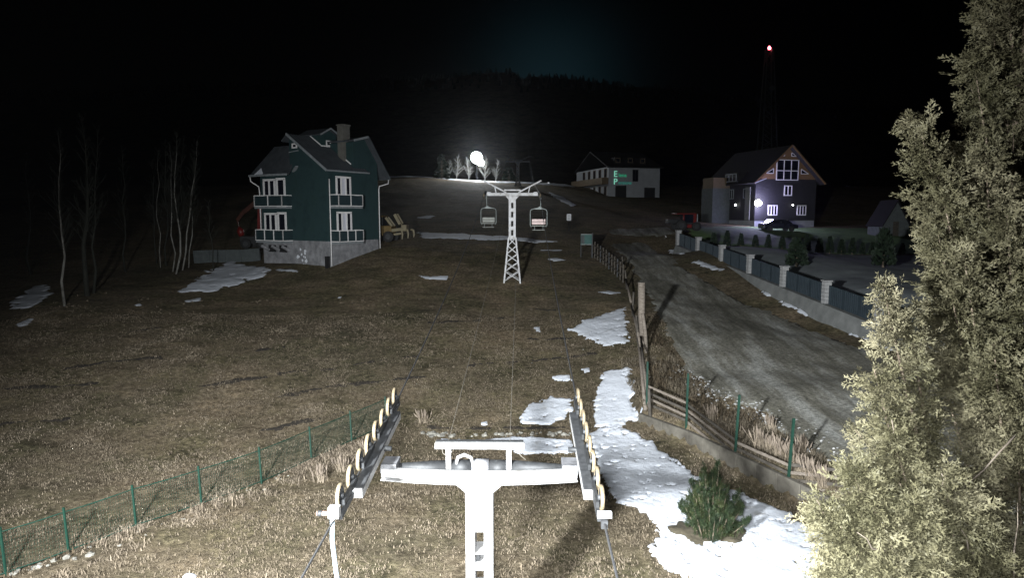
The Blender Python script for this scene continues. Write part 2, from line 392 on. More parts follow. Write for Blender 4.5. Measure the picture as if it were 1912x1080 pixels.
def np_mesh(name, V, Fq, mat, parent=None, smooth=False):
    V = np.ascontiguousarray(V, np.float32); Fq = np.ascontiguousarray(Fq, np.int32)
    me = bpy.data.meshes.new(name); k = Fq.shape[1]
    me.vertices.add(len(V)); me.vertices.foreach_set('co', V.ravel())
    me.loops.add(Fq.size); me.loops.foreach_set('vertex_index', Fq.ravel())
    me.polygons.add(len(Fq)); me.polygons.foreach_set('loop_start', np.arange(0, Fq.size, k, dtype=np.int32))
    me.polygons.foreach_set('loop_total', np.full(len(Fq), k, np.int32))
    me.update(calc_edges=True)
    return finish(me, name, mat, parent, smooth)
def tag(o, label=None, cat=None, group=None, kind=None):
    if label: o['label'] = label
    if cat: o['category'] = cat
    if group: o['group'] = group
    if kind: o['kind'] = kind
    return o
def thing(name, label, cat, loc=(0, 0, 0), rz=0.0, group=None):
    o = bpy.data.objects.new(name, None); COL.objects.link(o); o.location = loc; o.rotation_euler = (0, 0, rz)
    o.empty_display_size = .2
    return tag(o, label, cat, group)
def copy_tree(o, parent=None):
    c = o.copy(); COL.objects.link(c)
    if parent is not None: c.parent = parent
    for ch in list(o.children): copy_tree(ch, c)
    return c

# ================================================================== THE SETTING
# ------------------------------------------------------------------ ground sheet
xa = np.concatenate([[-1500, -1000, -700, -500, -350, -250, -180, -130, -100, -80, -65], np.arange(-52, -30, 1.0), np.arange(-30, 30, .3),
                     np.arange(30, 52, 1.0), [55, 65, 80, 100, 130, 180, 250, 350, 500, 700, 1000, 1500]])
ya = np.concatenate([[-60, -40, -25, -15], np.arange(-8, 8, 1.0), np.arange(8, 62, .3), np.arange(62, 150, 1.2), np.arange(150, 300, 6), np.arange(300, 680, 10), [700, 750, 850, 1000, 1400]])
GX, GY = np.meshgrid(xa, ya)
GZ = height(GX, GY)
GZ = np.where(GY > 625, GZ - (GY - 625) * .25, GZ)
nx, ny = len(xa), len(ya)
V = np.stack([GX, GY, GZ], -1).reshape(-1, 3)
V_MIN = GZ.min()
ii, jj = np.meshgrid(np.arange(nx - 1), np.arange(ny - 1)); q = (jj * nx + ii).ravel()
tag(np_mesh('ground', V, np.stack([q, q + 1, q + nx + 1, q + nx], 1), 'turf', smooth=True), kind='structure')

def poly_sd(P, X, Y):
    """signed distance (positive inside) to polygon P"""
    P = np.asarray(P, float); n = len(P); d = np.full(X.shape, 1e9); ins = np.zeros(X.shape, bool)
    for i in range(n):
        a, b = P[i], P[(i + 1) % n]; ex, ey = b - a; wx, wy = X - a[0], Y - a[1]
        t = np.clip((wx * ex + wy * ey) / (ex * ex + ey * ey + 1e-9), 0, 1)
        d = np.minimum(d, np.hypot(wx - ex * t, wy - ey * t))
        c = ((a[1] <= Y) & (b[1] > Y)) | ((b[1] <= Y) & (a[1] > Y))
        ins ^= c & (X < a[0] + (Y - a[1]) / (ey if abs(ey) > 1e-9 else 1e-9) * ex)
    return np.where(ins, d, -d)
def patch(name, P, mat, cell=None, thick=.07, rag=.3, nscale=1.6, base=.004, seed=1, hole=0.0, edge=.25, bumpy=.5):
    """ragged sheet of real thickness lying on the ground inside world polygon P"""
    P = np.asarray(P, float)[:, :2]; x0, y0 = P.min(0) - rag; x1, y1 = P.max(0) + rag
    cell = cell or max(.06, .0035 * P[:, 1].mean())
    xs = np.arange(x0, x1 + cell, cell); ys = np.arange(y0, y1 + cell, cell)
    X, Y = np.meshgrid(xs, ys); d = poly_sd(P, X, Y)
    nn = fbm(X * nscale, Y * nscale, seed, 4)
    d = d + (nn - .47) * rag * 3.2 + (fbm(X * nscale * 3.7, Y * nscale * 3.7, seed + 17, 3) - .44) * rag * 1.7
    if hole: d = np.where(fbm(X * nscale * 1.3, Y * nscale * 1.3, seed + 40, 3) < hole, -.05, d); d = np.where(fbm(X * nscale * 2.9, Y * nscale * 2.9, seed + 60, 3) < hole * .95, -.03, d)
    t = sstep(d / edge) ** .6
    Z = height(X, Y) + base + thick * t * (1 - bumpy * .5 + bumpy * fbm(X * 2.1, Y * 2.1, seed + 7)) - np.where(d <= 0, .05, 0)
    keep = (d > 0); kq = keep[:-1, :-1] | keep[1:, :-1] | keep[:-1, 1:] | keep[1:, 1:]
    nx = len(xs); q = (np.arange(len(ys) - 1)[:, None] * nx + np.arange(nx - 1)[None]).astype(int)[kq]
    if len(q) == 0: return None
    Fq = np.stack([q, q + 1, q + nx + 1, q + nx], 1); u, inv = np.unique(Fq, return_inverse=True)
    V = np.stack([X.ravel()[u], Y.ravel()[u], Z.ravel()[u]], 1)
    return np_mesh(name, V, inv.reshape(-1, 4), mat, smooth=True)
def G(*pp): return [gnd(x, y) for x, y in pp]

# ------------------------------------------------------------------ road
RL = [(1700, 960), (1560, 862), (1470, 808), (1400, 765), (1330, 728), (1285, 700), (1245, 620), (1205, 540), (1180, 500), (1165, 480), (1140, 455)]
RR = [(2100, 850), (1900, 770), (1740, 705), (1615, 656), (1550, 631), (1485, 603), (1430, 581), (1373, 555), (1330, 533), (1267, 498), (1225, 470), (1200, 452)]
road_poly = [(p.x, p.y) for p in G(*RL)] + [(p.x, p.y) for p in G(*RR)[::-1]] + [(24, 14), (16, 8)]
road = patch('road', road_poly, 'road', cell=.22, thick=.03, rag=.35, nscale=.7, base=.012, seed=31, edge=.6, bumpy=1.0)
tag(road, kind='structure')
tr_poly = [(p.x, p.y) for p in G((1138, 428), (1245, 424), (1262, 436), (1240, 441), (1140, 437))]
tag(patch('side_road', tr_poly, 'road', cell=.3, thick=.02, rag=.3, base=.02, seed=33), kind='structure')
# garden lawn and gravel slope behind the fence
FX = lambda i: (65 * (310 + 11.3 * i) / F / 1.0, 65 * (1 - .076 * i))
lawn_poly = [(18.4, 66), (21, 66.5), (29.5, 66.8), (40, 66.8), (52, 66), (52, 84), (38, 86), (29, 84), (20, 76)]
tag(patch('lawn', lawn_poly, 'lawn', cell=.4, thick=.05, rag=.2, base=.02, seed=35), kind='structure')
slope_poly = [(FX(0)[0] + .5, 64.5), (FX(3)[0] + .5, FX(3)[1]), (FX(7)[0] + .4, FX(7)[1]), (30, 32), (45, 40), (48, 66), (30, 66.2), (21, 66)]
tag(patch('garden_slope', slope_poly, 'slope', cell=.4, thick=.05, rag=.15, base=.015, seed=36), kind='structure')

# ------------------------------------------------------------------ snow patches
SN = [
 ([(1098, 812), (1130, 800), (1192, 812), (1242, 846), (1290, 884), (1340, 908), (1402, 928), (1455, 955), (1502, 980), (1545, 1006), (1640, 1060), (1640, 1110), (1400, 1120), (1300, 1085), (1225, 1050), (1218, 1012), (1240, 992), (1192, 950), (1152, 936), (1132, 902), (1112, 858)],
  'large snow sheet round the dark green bush beside the kerb wall', .10, .18, .30),
 ([(1128, 694), (1176, 686), (1182, 722), (1187, 784), (1152, 800), (1116, 797), (1108, 752)], 'tall snow patch left of the split log fence', .09, .2, .26),
 ([(968, 792), (985, 757), (1030, 743), (1066, 746), (1070, 766), (1036, 793), (1000, 793)], 'snow patch just above the terrace edge left of the right sheaves', .08, .2, .29),
 ([(822, 820), (858, 822), (868, 834), (826, 838)], 'small broken snow strip above the left end of the white rail', .06, .12, .3),
 ([(882, 826), (932, 819), (990, 816), (1072, 822), (1074, 846), (985, 851), (930, 836), (886, 838)], 'long snow strip along the terrace edge behind the lift beam', .07, .15, .3),
 ([(1062, 614), (1112, 592), (1166, 576), (1172, 642), (1132, 646), (1090, 632)], 'ragged snow patch beside the leaning logs halfway up the slope', .08, .3, .3),
 ([(1112, 546), (1135, 543), (1164, 547), (1140, 551)], 'thin snow streak above the ragged patch by the logs', .05, .1, 0),
 ([(1028, 702), (1062, 702), (1066, 711), (1034, 712)], 'little snow patch between the two larger ones on the slope', .05, .12, .25),
 ([(996, 611), (1006, 611), (1009, 620), (1000, 620)], 'tiny lone snow spot in the middle of the brown slope', .04, .08, 0),
 ([(1018, 484), (1040, 482), (1058, 486), (1035, 489)], 'narrow snow lens right of the lattice pylon foot', .06, .1, 0),
 ([(770, 512), (806, 517), (840, 515), (834, 523), (795, 521)], 'thin snow streak right of the green house', .06, .12, .2),
 ([(345, 546), (388, 508), (432, 488), (492, 502), (498, 514), (440, 530), (392, 546)], 'wide grey snow field below the retaining wall of the green house', .10, .5, .26),
 ([(22, 576), (44, 544), (86, 532), (88, 556), (60, 575)], 'dim snow patch under the trees at the left edge', .08, .4, .2),
 ([(26, 606), (62, 594), (60, 604), (36, 612)], 'smaller dim snow patch below the one at the left edge', .06, .3, .2),
 ([(780, 434), (860, 437), (940, 441), (1000, 448), (1050, 452), (1000, 455), (900, 448), (790, 445)], 'long snow streak along the track crossing the ski slope', .08, .25, .3),
 ([(1005, 467), (1050, 466), (1048, 469), (1010, 470)], 'faint snow streak right of the lift column', .05, .15, 0),
 ([(628, 554), (639, 553), (639, 558), (630, 558)], 'small snow spot below the corner of the green house', .04, .08, 0),
 ([(515, 503), (556, 505), (556, 509), (520, 507)], 'thin snow rim at the foot of the block basement', .05, .12, .2),
 ([(250, 569), (262, 566), (263, 571), (252, 572)], 'small snow scrap left of the grey snow field', .04, .1, 0),
 ([(345, 562), (376, 556), (376, 562), (350, 565)], 'snow scrap under the grey snow field', .04, .1, 0),
 ([(340, 1073), (352, 1068), (368, 1076), (366, 1092), (342, 1092)], 'small melting snow lump at the bottom edge of the yard', .10, .05, 0),
 ([(1085, 690), (1100, 686), (1104, 694), (1092, 697)], 'tiny snow spot beside the tall snow patch', .04, .08, 0),
 ([(898, 790), (912, 784), (912, 796), (900, 797)], 'tiny snow spot left of the terrace snow', .04, .06, 0),
]
for k, (pp, lab, th, rg, ho) in enumerate(SN):
    Pw = G(*pp)
    o = patch('snow_patch', Pw, 'snow', thick=th * .75, bumpy=.35, rag=rg, seed=50 + k * 3, hole=ho * .66, nscale=2.2 if Pw[0].y < 40 else 1.0, edge=.1 if Pw[0].y < 45 else .3)
    if o: tag(o, lab, 'snow', 'snow patches left on the slope', 'stuff')
def strip_poly(pp, w):
    P = G(*pp); L_, R_ = [], []
    for i, p in enumerate(P):
        d = (P[min(i + 1, len(P) - 1)] - P[max(i - 1, 0)]); d.z = 0; d.normalize(); nrm = Vector((-d.y, d.x, 0))
        L_.append(p + nrm * w / 2); R_.append(p - nrm * w / 2)
    return L_ + R_[::-1]
for pp, w, lab in (([(1425, 544), (1448, 553)], .5, 'short snow streak along the verge below the stone pillars'),
                   ([(1466, 562), (1500, 577), (1532, 592)], .8, 'bright snow streak on the verge in the middle of the fence'),
                   ([(1540, 597), (1580, 615), (1622, 634), (1670, 656)], .55, 'long thin snow streak on the verge nearest the tall tree'),
                   ([(1256, 467), (1275, 475)], .7, 'snow streak at the far foot of the garden fence'),
                   ([(1300, 488), (1322, 497), (1342, 505)], .8, 'broken snow streak beside the road near the far pillars')):
    o = patch('snow_patch', strip_poly(pp, w), 'snow', thick=.08, rag=.18, seed=140 + int(w * 100), hole=.22, nscale=1.2, edge=.15)
    if o: tag(o, lab, 'snow', 'snow patches left on the slope', 'stuff')
# floodlit snow on the crest of the ski slope
crest = [(-25, 126.5), (-17, 129), (-10, 128.3), (-6, 126.5), (-2, 125.5), (3, 124.5), (8.5, 124.5), (11, 127), (11, 136), (0, 140), (-14, 140), (-26, 136)]
tag(patch('snow_patch', crest, 'snow', cell=.5, thick=.15, rag=.9, nscale=.5, base=.05, seed=77, hole=.33), 'bright floodlit snow on the crest under the ski lamp', 'snow', 'snow patches left on the slope', 'stuff')
for pp, lab in (([(776, 407), (800, 403), (812, 404), (796, 409)], 'faint snow streak behind the yellow loader'),
                ([(1022, 358), (1050, 368), (1075, 384), (1066, 386), (1034, 368)], 'dim diagonal snow band right of the lattice pylon head')):
    tag(patch('snow_patch', G(*pp), 'snow', cell=.25, thick=.1, rag=.2, seed=88), lab, 'snow', 'snow patches left on the slope', 'stuff')

# ------------------------------------------------------------------ furrows across the meadow, the shade in their steps laid on as dark strips
FUR = [[(515, 743), (545, 738), (610, 724), (690, 714), (760, 708), (800, 703)],
       [(0, 706 + 20), (90, 724), (190, 716)], [(0, 792), (60, 788), (130, 783)],
       [(350, 727), (420, 715), (500, 704)], [(520, 698), (560, 694), (640, 688), (660, 682), (720, 672), (790, 664)],
       [(870, 684), (920, 679), (965, 676)], [(985, 676), (1060, 668), (1110, 660)], [(968, 632), (1010, 635), (1070, 632)],
       [(800, 603), (880, 600), (930, 595), (970, 592)], [(1000, 578), (1040, 580)], [(640, 770), (560, 790), (480, 806)],
       [(480, 655), (540, 648)], [(1267, 500), (1320, 530), (1373, 560), (1430, 585)], [(1440, 588), (1485, 606), (1550, 634), (1615, 660)], [(240, 620), (300, 612)], [(120, 690), (200, 676), (300, 668)], [(780, 799), (900, 801), (1080, 798)]]
for k, pp in enumerate(FUR):
    o = patch('furrow_shade_strip', strip_poly(pp, .17 if k % 3 else .26), 'furrow_shade', cell=.06, thick=.012, rag=.2, nscale=1.5, base=.012, seed=200 + k * 5, edge=.2)
    if o: tag(o, kind='structure')

# ------------------------------------------------------------------ grass (uncountable): matted turf and long dry grass
def blades(name, pts, hmin, hmax, w, lean, mat, label, cat, up=None, per=3):
    n = len(pts) * per; p = np.repeat(pts, per, 0) + np.c_[rng.normal(0, .05, (n, 2)), np.zeros(n)]
    h = rng.uniform(hmin, hmax, n); a = rng.uniform(0, 2 * np.pi, n); l = np.abs(rng.normal(0, lean, n)) + .1
    d = np.stack([np.cos(a), np.sin(a)], 1)
    sd = np.stack([-d[:, 1], d[:, 0]], 1) * w * rng.uniform(.6, 1.4, (n, 1))
    b0 = p.copy(); b1 = p.copy(); b0[:, :2] += sd; b1[:, :2] -= sd
    mid = p.copy(); mid[:, :2] += d * (h * l * .35)[:, None]; mid[:, 2] += h * .6
    m0 = mid.copy(); m1 = mid.copy(); m0[:, :2] += sd * .7; m1[:, :2] -= sd * .7
    tip = p.copy(); tip[:, :2] += d * (h * l)[:, None]; tip[:, 2] += h * np.clip(1 - l * .35, .25, 1)
    V = np.stack([b0, b1, m1, m0, tip], 1).reshape(-1, 3); o = np.arange(n)[:, None] * 5
    Fa = np.concatenate([o + np.array([0, 1, 2]), o + np.array([0, 2, 3]), o + np.array([3, 2, 4])], 0)
    return tag(np_mesh(name, V, Fa, mat), label, cat, kind='stuff')
def scatter(n, x0, x1, y0, y1, dens):
    X = rng.uniform(x0, x1, n); Y = rng.uniform(y0, y1, n); k = rng.uniform(0, 1, n) < dens(X, Y); X, Y = X[k], Y[k]
    return np.stack([X, Y, height(X, Y)], 1)
road_np = np.array([(p[0], p[1]) for p in road_poly])
snow_np = [np.array([(p.x, p.y) for p in G(*s[0])]) for s in SN[:6]]
def turf_d(X, Y):
    d = .25 + .9 * sstep((fbm(X * .8, Y * .8, 21) - .36) * 4)
    d *= (poly_sd(road_np, X, Y) < .1)
    for s in snow_np: d *= (poly_sd(s, X, Y) < 0.05)
    vis = (np.abs(X) < Y * .8 + 1.5); return d * vis * np.clip(30 / Y, .35, 1)
blades('grass', scatter(150000, -30, 14, 14, 42, turf_d), .03, .09, .012, 1.3, 'turfblade', 'short matted brown grass covering the meadow and the yard', 'grass', per=3)
_a, _b = gnd(-60, 1100), gnd(722, 796); FA, FB = (_a.x, _a.y), (_b.x, _b.y)                    # foot line of the green mesh fence on the left
def seg_d(X, Y, a, b):
    ex, ey = b[0] - a[0], b[1] - a[1]; t = np.clip(((X - a[0]) * ex + (Y - a[1]) * ey) / (ex * ex + ey * ey), 0, 1)
    dx, dy = X - a[0] - ex * t, Y - a[1] - ey * t
    sgn = np.where(ex * (Y - a[1]) - ey * (X - a[0]) > 0, 1, -1); return np.hypot(dx, dy) * sgn
def long_d(X, Y):
    s = -seg_d(X, Y, FA, FB)          # positive on the yard side
    return np.where((s > .12) & (s < 1.7), (1 - s / 1.9) * .9, 0) * sstep((fbm(X * .9, Y * .9, 61) - .3) * 4)
blades('grass', scatter(30000, -14, -3, 14, 29, long_d), .06, .2, .012, 1.2, 'drygrass', 'long pale dry grass along the foot of the green mesh fence', 'grass', per=4)
def bankgrass_d(X, Y):
    s = wall_sd(X, Y)
    return np.where((s > .15) & (s < 3.0) & (poly_sd(road_np, X, Y) < -.2), .75, 0) * sstep((fbm(X * .9, Y * .9, 71) - .28) * 4)
blades('grass', scatter(26000, 4, 13, 16, 34, bankgrass_d), .08, .3, .012, .8, 'bankgrass', 'dry brown grass on the bank between kerb wall and road', 'grass', per=3)
def weed_d(X, Y):
    s = -seg_d(X, Y, FA, FB); return np.where((s > -.1) & (s < .45), .8, 0) * (fbm(X * 1.2, Y * 1.2, 81) > .47)
blades('weeds', scatter(7000, -14, -4, 15, 29, weed_d), .06, .22, .016, .8, 'heath', 'rusty brown weeds under the green mesh fence', 'weeds', per=4)
def fenceweed_d(X, Y):
    s = wall_sd(X, Y); return np.where((s > 1.2) & (s < 2.6) & (poly_sd(road_np, X, Y) < -.1), .6, 0) * (fbm(X * .7, Y * .7, 91) > .5)
blades('weeds', scatter(9000, 5, 13, 17, 38, fenceweed_d), .1, .4, .015, .8, 'heath', 'dark brown weeds behind the green posts beside the road', 'weeds', per=4)

def tussock_d(X, Y):
    d = turf_d(X, Y) * (fbm(X * .35, Y * .35, 121) > .45); return d * np.where(Y > 22, 1, .5)
blades('grass', scatter(1800, -30, 8, 15, 46, tussock_d), .06, .16, .013, 1.2, 'turfblade', 'pale tussocks of longer grass dotted over the meadow', 'grass', per=14)
# stones: uncountable rubble along road edge, terrace and fence foot
def rocks(name, pts, smin, smax, mat, label):
    b = MB(); ico = [(0, 0, 1), (.89, 0, .45), (.28, .85, .45), (-.72, .53, .45), (-.72, -.53, .45), (.28, -.85, .45), (.72, .53, -.45), (-.28, .85, -.45), (-.89, 0, -.45), (-.28, -.85, -.45), (.72, -.53, -.45), (0, 0, -1)]
    fc = [(0, 1, 2), (0, 2, 3), (0, 3, 4), (0, 4, 5), (0, 5, 1), (1, 6, 2), (2, 7, 3), (3, 8, 4), (4, 9, 5), (5, 10, 1), (6, 7, 2), (7, 8, 3), (8, 9, 4), (9, 10, 5), (10, 6, 1), (11, 7, 6), (11, 8, 7), (11, 9, 8), (11, 10, 9), (11, 6, 10)]
    for (x, y, z) in pts:
        s = RND.uniform(smin, smax); sx, sy, sz = s * RND.uniform(.7, 1.4), s * RND.uniform(.7, 1.3), s * RND.uniform(.5, .8); a = RND.uniform(0, 6.3)
        vs = []
        for v in ico:
            k = RND.uniform(.8, 1.15); px, py = v[0] * sx * k, v[1] * sy * k
            vs.append((x + px * math.cos(a) - py * math.sin(a), y + px * math.sin(a) + py * math.cos(a), z + v[2] * sz * k + sz * .25))
        b.add(vs, fc)
    return tag(b.build(name, mat), label, 'stones', kind='stuff')
def along(pp, n, spread):
    P = G(*pp); out = []
    for _ in range(n):
        i = RND.randrange(len(P) - 1); t = RND.random(); p = P[i].lerp(P[i + 1], t); x, y = p.x + RND.gauss(0, spread), p.y + RND.gauss(0, spread)
        out.append((x, y, hz(x, y)))
    return out
rocks('gravel', along([(1262, 688), (1310, 715), (1345, 735), (1400, 762), (1450, 790), (1500, 818), (1570, 862), (1640, 905)], 420, .4), .02, .075, 'gravel', 'loose pale gravel along the near edge of the road')
rocks('rubble', along([(790, 812), (850, 815), (930, 813), (1010, 812), (1065, 812)], 60, .12), .05, .15, 'stone', 'row of half buried stones along the terrace edge')
rocks('rubble', along([(20, 1075), (70, 1060), (130, 1048), (170, 1036)], 16, .1), .04, .12, 'stone', 'pale stones at the foot of the green mesh fence')
rocks('rubble', along([(180, 1030), (300, 985), (420, 935), (520, 895), (640, 850)], 22, .16), .03, .06, 'stone', 'small scattered stones under the mesh fence further along')
rocks('gravel', along([(1000, 640), (1500, 740), (1580, 700), (1420, 640)], 60, 1.2), .015, .05, 'gravel', 'scattered small stones on the road surface')

# ================================================================== FLOODLIGHT MAST beside the camera (its light is what the yard is lit by)
def spot(name, loc, target, watts, size, blend, radius, color, parent=None):
    l = bpy.data.lights.new(name, 'SPOT'); l.energy = watts; l.spot_size = math.radians(size); l.spot_blend = blend
    l.shadow_soft_size = radius; l.color = color
    o = bpy.data.objects.new(name, l); COL.objects.link(o); o.location = loc
    o.rotation_euler = (Vector(target) - Vector(loc)).to_track_quat('-Z', 'Y').to_euler()
    return o
COOL = (.93, .97, 1.0)
def floodlight(label, x, y, heads):
    t = thing('floodlight_mast', label, 'floodlight', (x, y, hz(x, y)), 0, 'station floodlights')
    z0 = hz(x, y); ztop = 9.55 - z0
    MB().path([(0, 0, -.2), (0, 0, 4), (0, 0, ztop + .1)], [.12, .1, .07], 12).build('pole', 'greysteel', t, True)
    MB().bar((-.55, 0, ztop), (.55, 0, ztop), .08).build('crossarm', 'greysteel', t)
    for sx, tgt, watts, size in heads:
        c = Vector((sx, .12, ztop)); wc = Vector((x + sx, y + .12, 9.55)); d = (Vector(tgt) - wc).normalized()
        h = MB().bar(c - d * .02, c - d * .14, .42, .34).build('lamp_housing', 'darksteel', t)
        MB().bar(c, c + d * .012, .38, .3).build('lamp_lens', emat('flood_lens', COOL, 30), h)
        spot('floodlight_beam', wc + d * .5, tgt, watts, size, 1.0, .45, COOL)
floodlight('tall steel mast with two floodlight heads left of the camera', -6.2, -.5, ((-.4, (-1.0, 18.5, 0), 108000, 114), (.4, (.1, 50, 8.6), 38000, 13.5)))
floodlight('tall steel mast with one floodlight head right beside the camera', -.5, -.8, ((.0, (-1.6, 13, 0), 40000, 94),))

# ================================================================== CHAIRLIFT
LROT = -math.atan(.63 / 37.6)
# ---- near pylon
P1 = Vector((-.62, 12.4, hz(-.62, 12.4)))
py1 = thing('lift_pylon', 'near white T-shaped lift pylon with two long sheave trains', 'lift pylon', P1, LROT, 'chairlift pylons')
BZ = 4.1 - P1.z
# column: two side plates with rungs and a solid head
col = MB()
TZ_ = 2.94 - P1.z
col.box(-.265, -.085, -.24, .24, -.3, TZ_); col.box(.085, .265, -.24, .24, -.3, TZ_)
for z0, z1 in ((-.3, .1), (.55, .7), (1.1, 1.25), (1.62, 1.77), (2.16, 2.32), (2.485, 2.52)): col.box(-.084, .084, -.235, .235, z0 - P1.z, z1 - P1.z)
col.box(-.265, .265, -.24, .24, TZ_ + .002, BZ - .33)
col.build('column', 'whitenear', py1, bevel=.008)
MB().box(-.068, .0, -.2, .2, 2.34 - P1.z, 2.46 - P1.z).build('junction_box', 'darksteel', py1)
g = MB(); g.prism([(-.265, -.243, BZ - .37), (.265, -.243, BZ - .37), (.5, -.243, BZ - .16), (-.5, -.243, BZ - .16)], (0, .486, 0)); g.build('gusset', 'whitenear', py1, bevel=.006)
# bowed cross beam
beam = MB(); N_ = 12; xs = np.linspace(-1.86, 1.86, N_ + 1); fr = [];
for x in xs:
    k = 1 - (x / 1.86) ** 2; top = BZ + .09 - .05 * k; bot = BZ - .075 - .08 * k; y0 = -.24 - .02 * k; y1 = y0 + .12
    fr.append([(x, y0, bot), (x, y1, bot), (x, y1, top), (x, y0, top)])
vs = [v for f_ in fr for v in f_]; fs = [(0, 1, 2, 3), tuple(4 * N_ + j for j in (3, 2, 1, 0))]
for i in range(N_):
    for j in range(4): fs.append((4 * i + j, 4 * i + 4 + j, 4 * i + 4 + (j + 1) % 4, 4 * i + (j + 1) % 4))
beam.add(vs, fs).build('cross_beam', 'whitenear', py1, bevel=.01)
fl = MB()
for i in range(N_):
    a, b_ = fr[i][0], fr[i + 1][0]; fl.bar((a[0], -.26, a[2] - .028), (b_[0], -.26, b_[2] - .028), .1, .02)
fl.build('lower_flange', 'whitenear', py1)
MB().path([(-1.8, .1, BZ), (-1.2, .1, BZ), (-.55, .1, BZ - .01)], [.06, .105, .16], 14).build('tapered_arm', 'darksteel', py1, True)
MB().path([(.55, .1, BZ - .01), (1.2, .1, BZ), (1.8, .1, BZ)], [.16, .105, .06], 14).build('tapered_arm', 'darksteel', py1, True)
MB().tube((-.16, .1, BZ), (.17, .1, BZ), .17, n=16).build('drum', 'blockgrey', py1, True)
MB().tube((-.55, .1, BZ), (-.165, .1, BZ), .15, n=14).build('dark_sleeve', 'darksteel', py1, True)
MB().tube((.175, .1, BZ), (.55, .1, BZ), .15, n=14).build('dark_sleeve', 'darksteel', py1, True)
MB().path([(-.45, .02, BZ + .1), (-.42, .0, BZ + .24), (-.3, -.02, BZ + .3), (-.17, 0, BZ + .24), (-.13, .02, BZ + .1)], .035, 8).build('lifting_hoop', 'whitenear', py1, True)
for s in (-1, 1):
    bl = MB(); bl.box(s * 1.86 - .28 if s > 0 else -1.88, 1.88 if s > 0 else -1.86 + .28 , -.2, .26, BZ - .02, BZ + .16); o = bl.build('end_block', 'blockgrey', py1, bevel=.012)
    for bx in (-.2, .2): MB().tube((s * 1.73 + bx * .5, -.215, BZ + .05), (s * 1.73 + bx * .5, -.15, BZ + .05), .02, n=6).build('bolt', 'darksteel', o)
    MB().box(s * 1.73 - .13, s * 1.73 + .13, -.225, -.2, BZ + .055, BZ + .075).build('clamp_strip', 'darksteel', o)
rail = MB(); rail.box(-.86, .86, -.06, .06, BZ + .42, BZ + .54); rail.build('top_rail', 'whitenear', py1, bevel=.008)
MB().box(-.84, .84, .0, .1, BZ + .545, BZ + .56).build('rail_cover', 'darksteel', py1)
for x in (-.6, .56):
    MB().box(x - .05, x + .05, -.055, .055, BZ + .02, BZ + .418).build('rail_post', 'whitenear', py1, bevel=.006)
MB().path([(-.72, -.05, BZ + .45), (-.7, -.1, BZ + .36), (-.6, -.12, BZ + .3), (-.52, -.1, BZ + .4)], .008, 5).build('loose_wire', 'wire', py1)
MB().path([(.66, -.05, BZ + .45), (.8, -.08, BZ + .3), (.88, -.05, BZ + .22)], .008, 5).build('loose_wire', 'wire', py1)
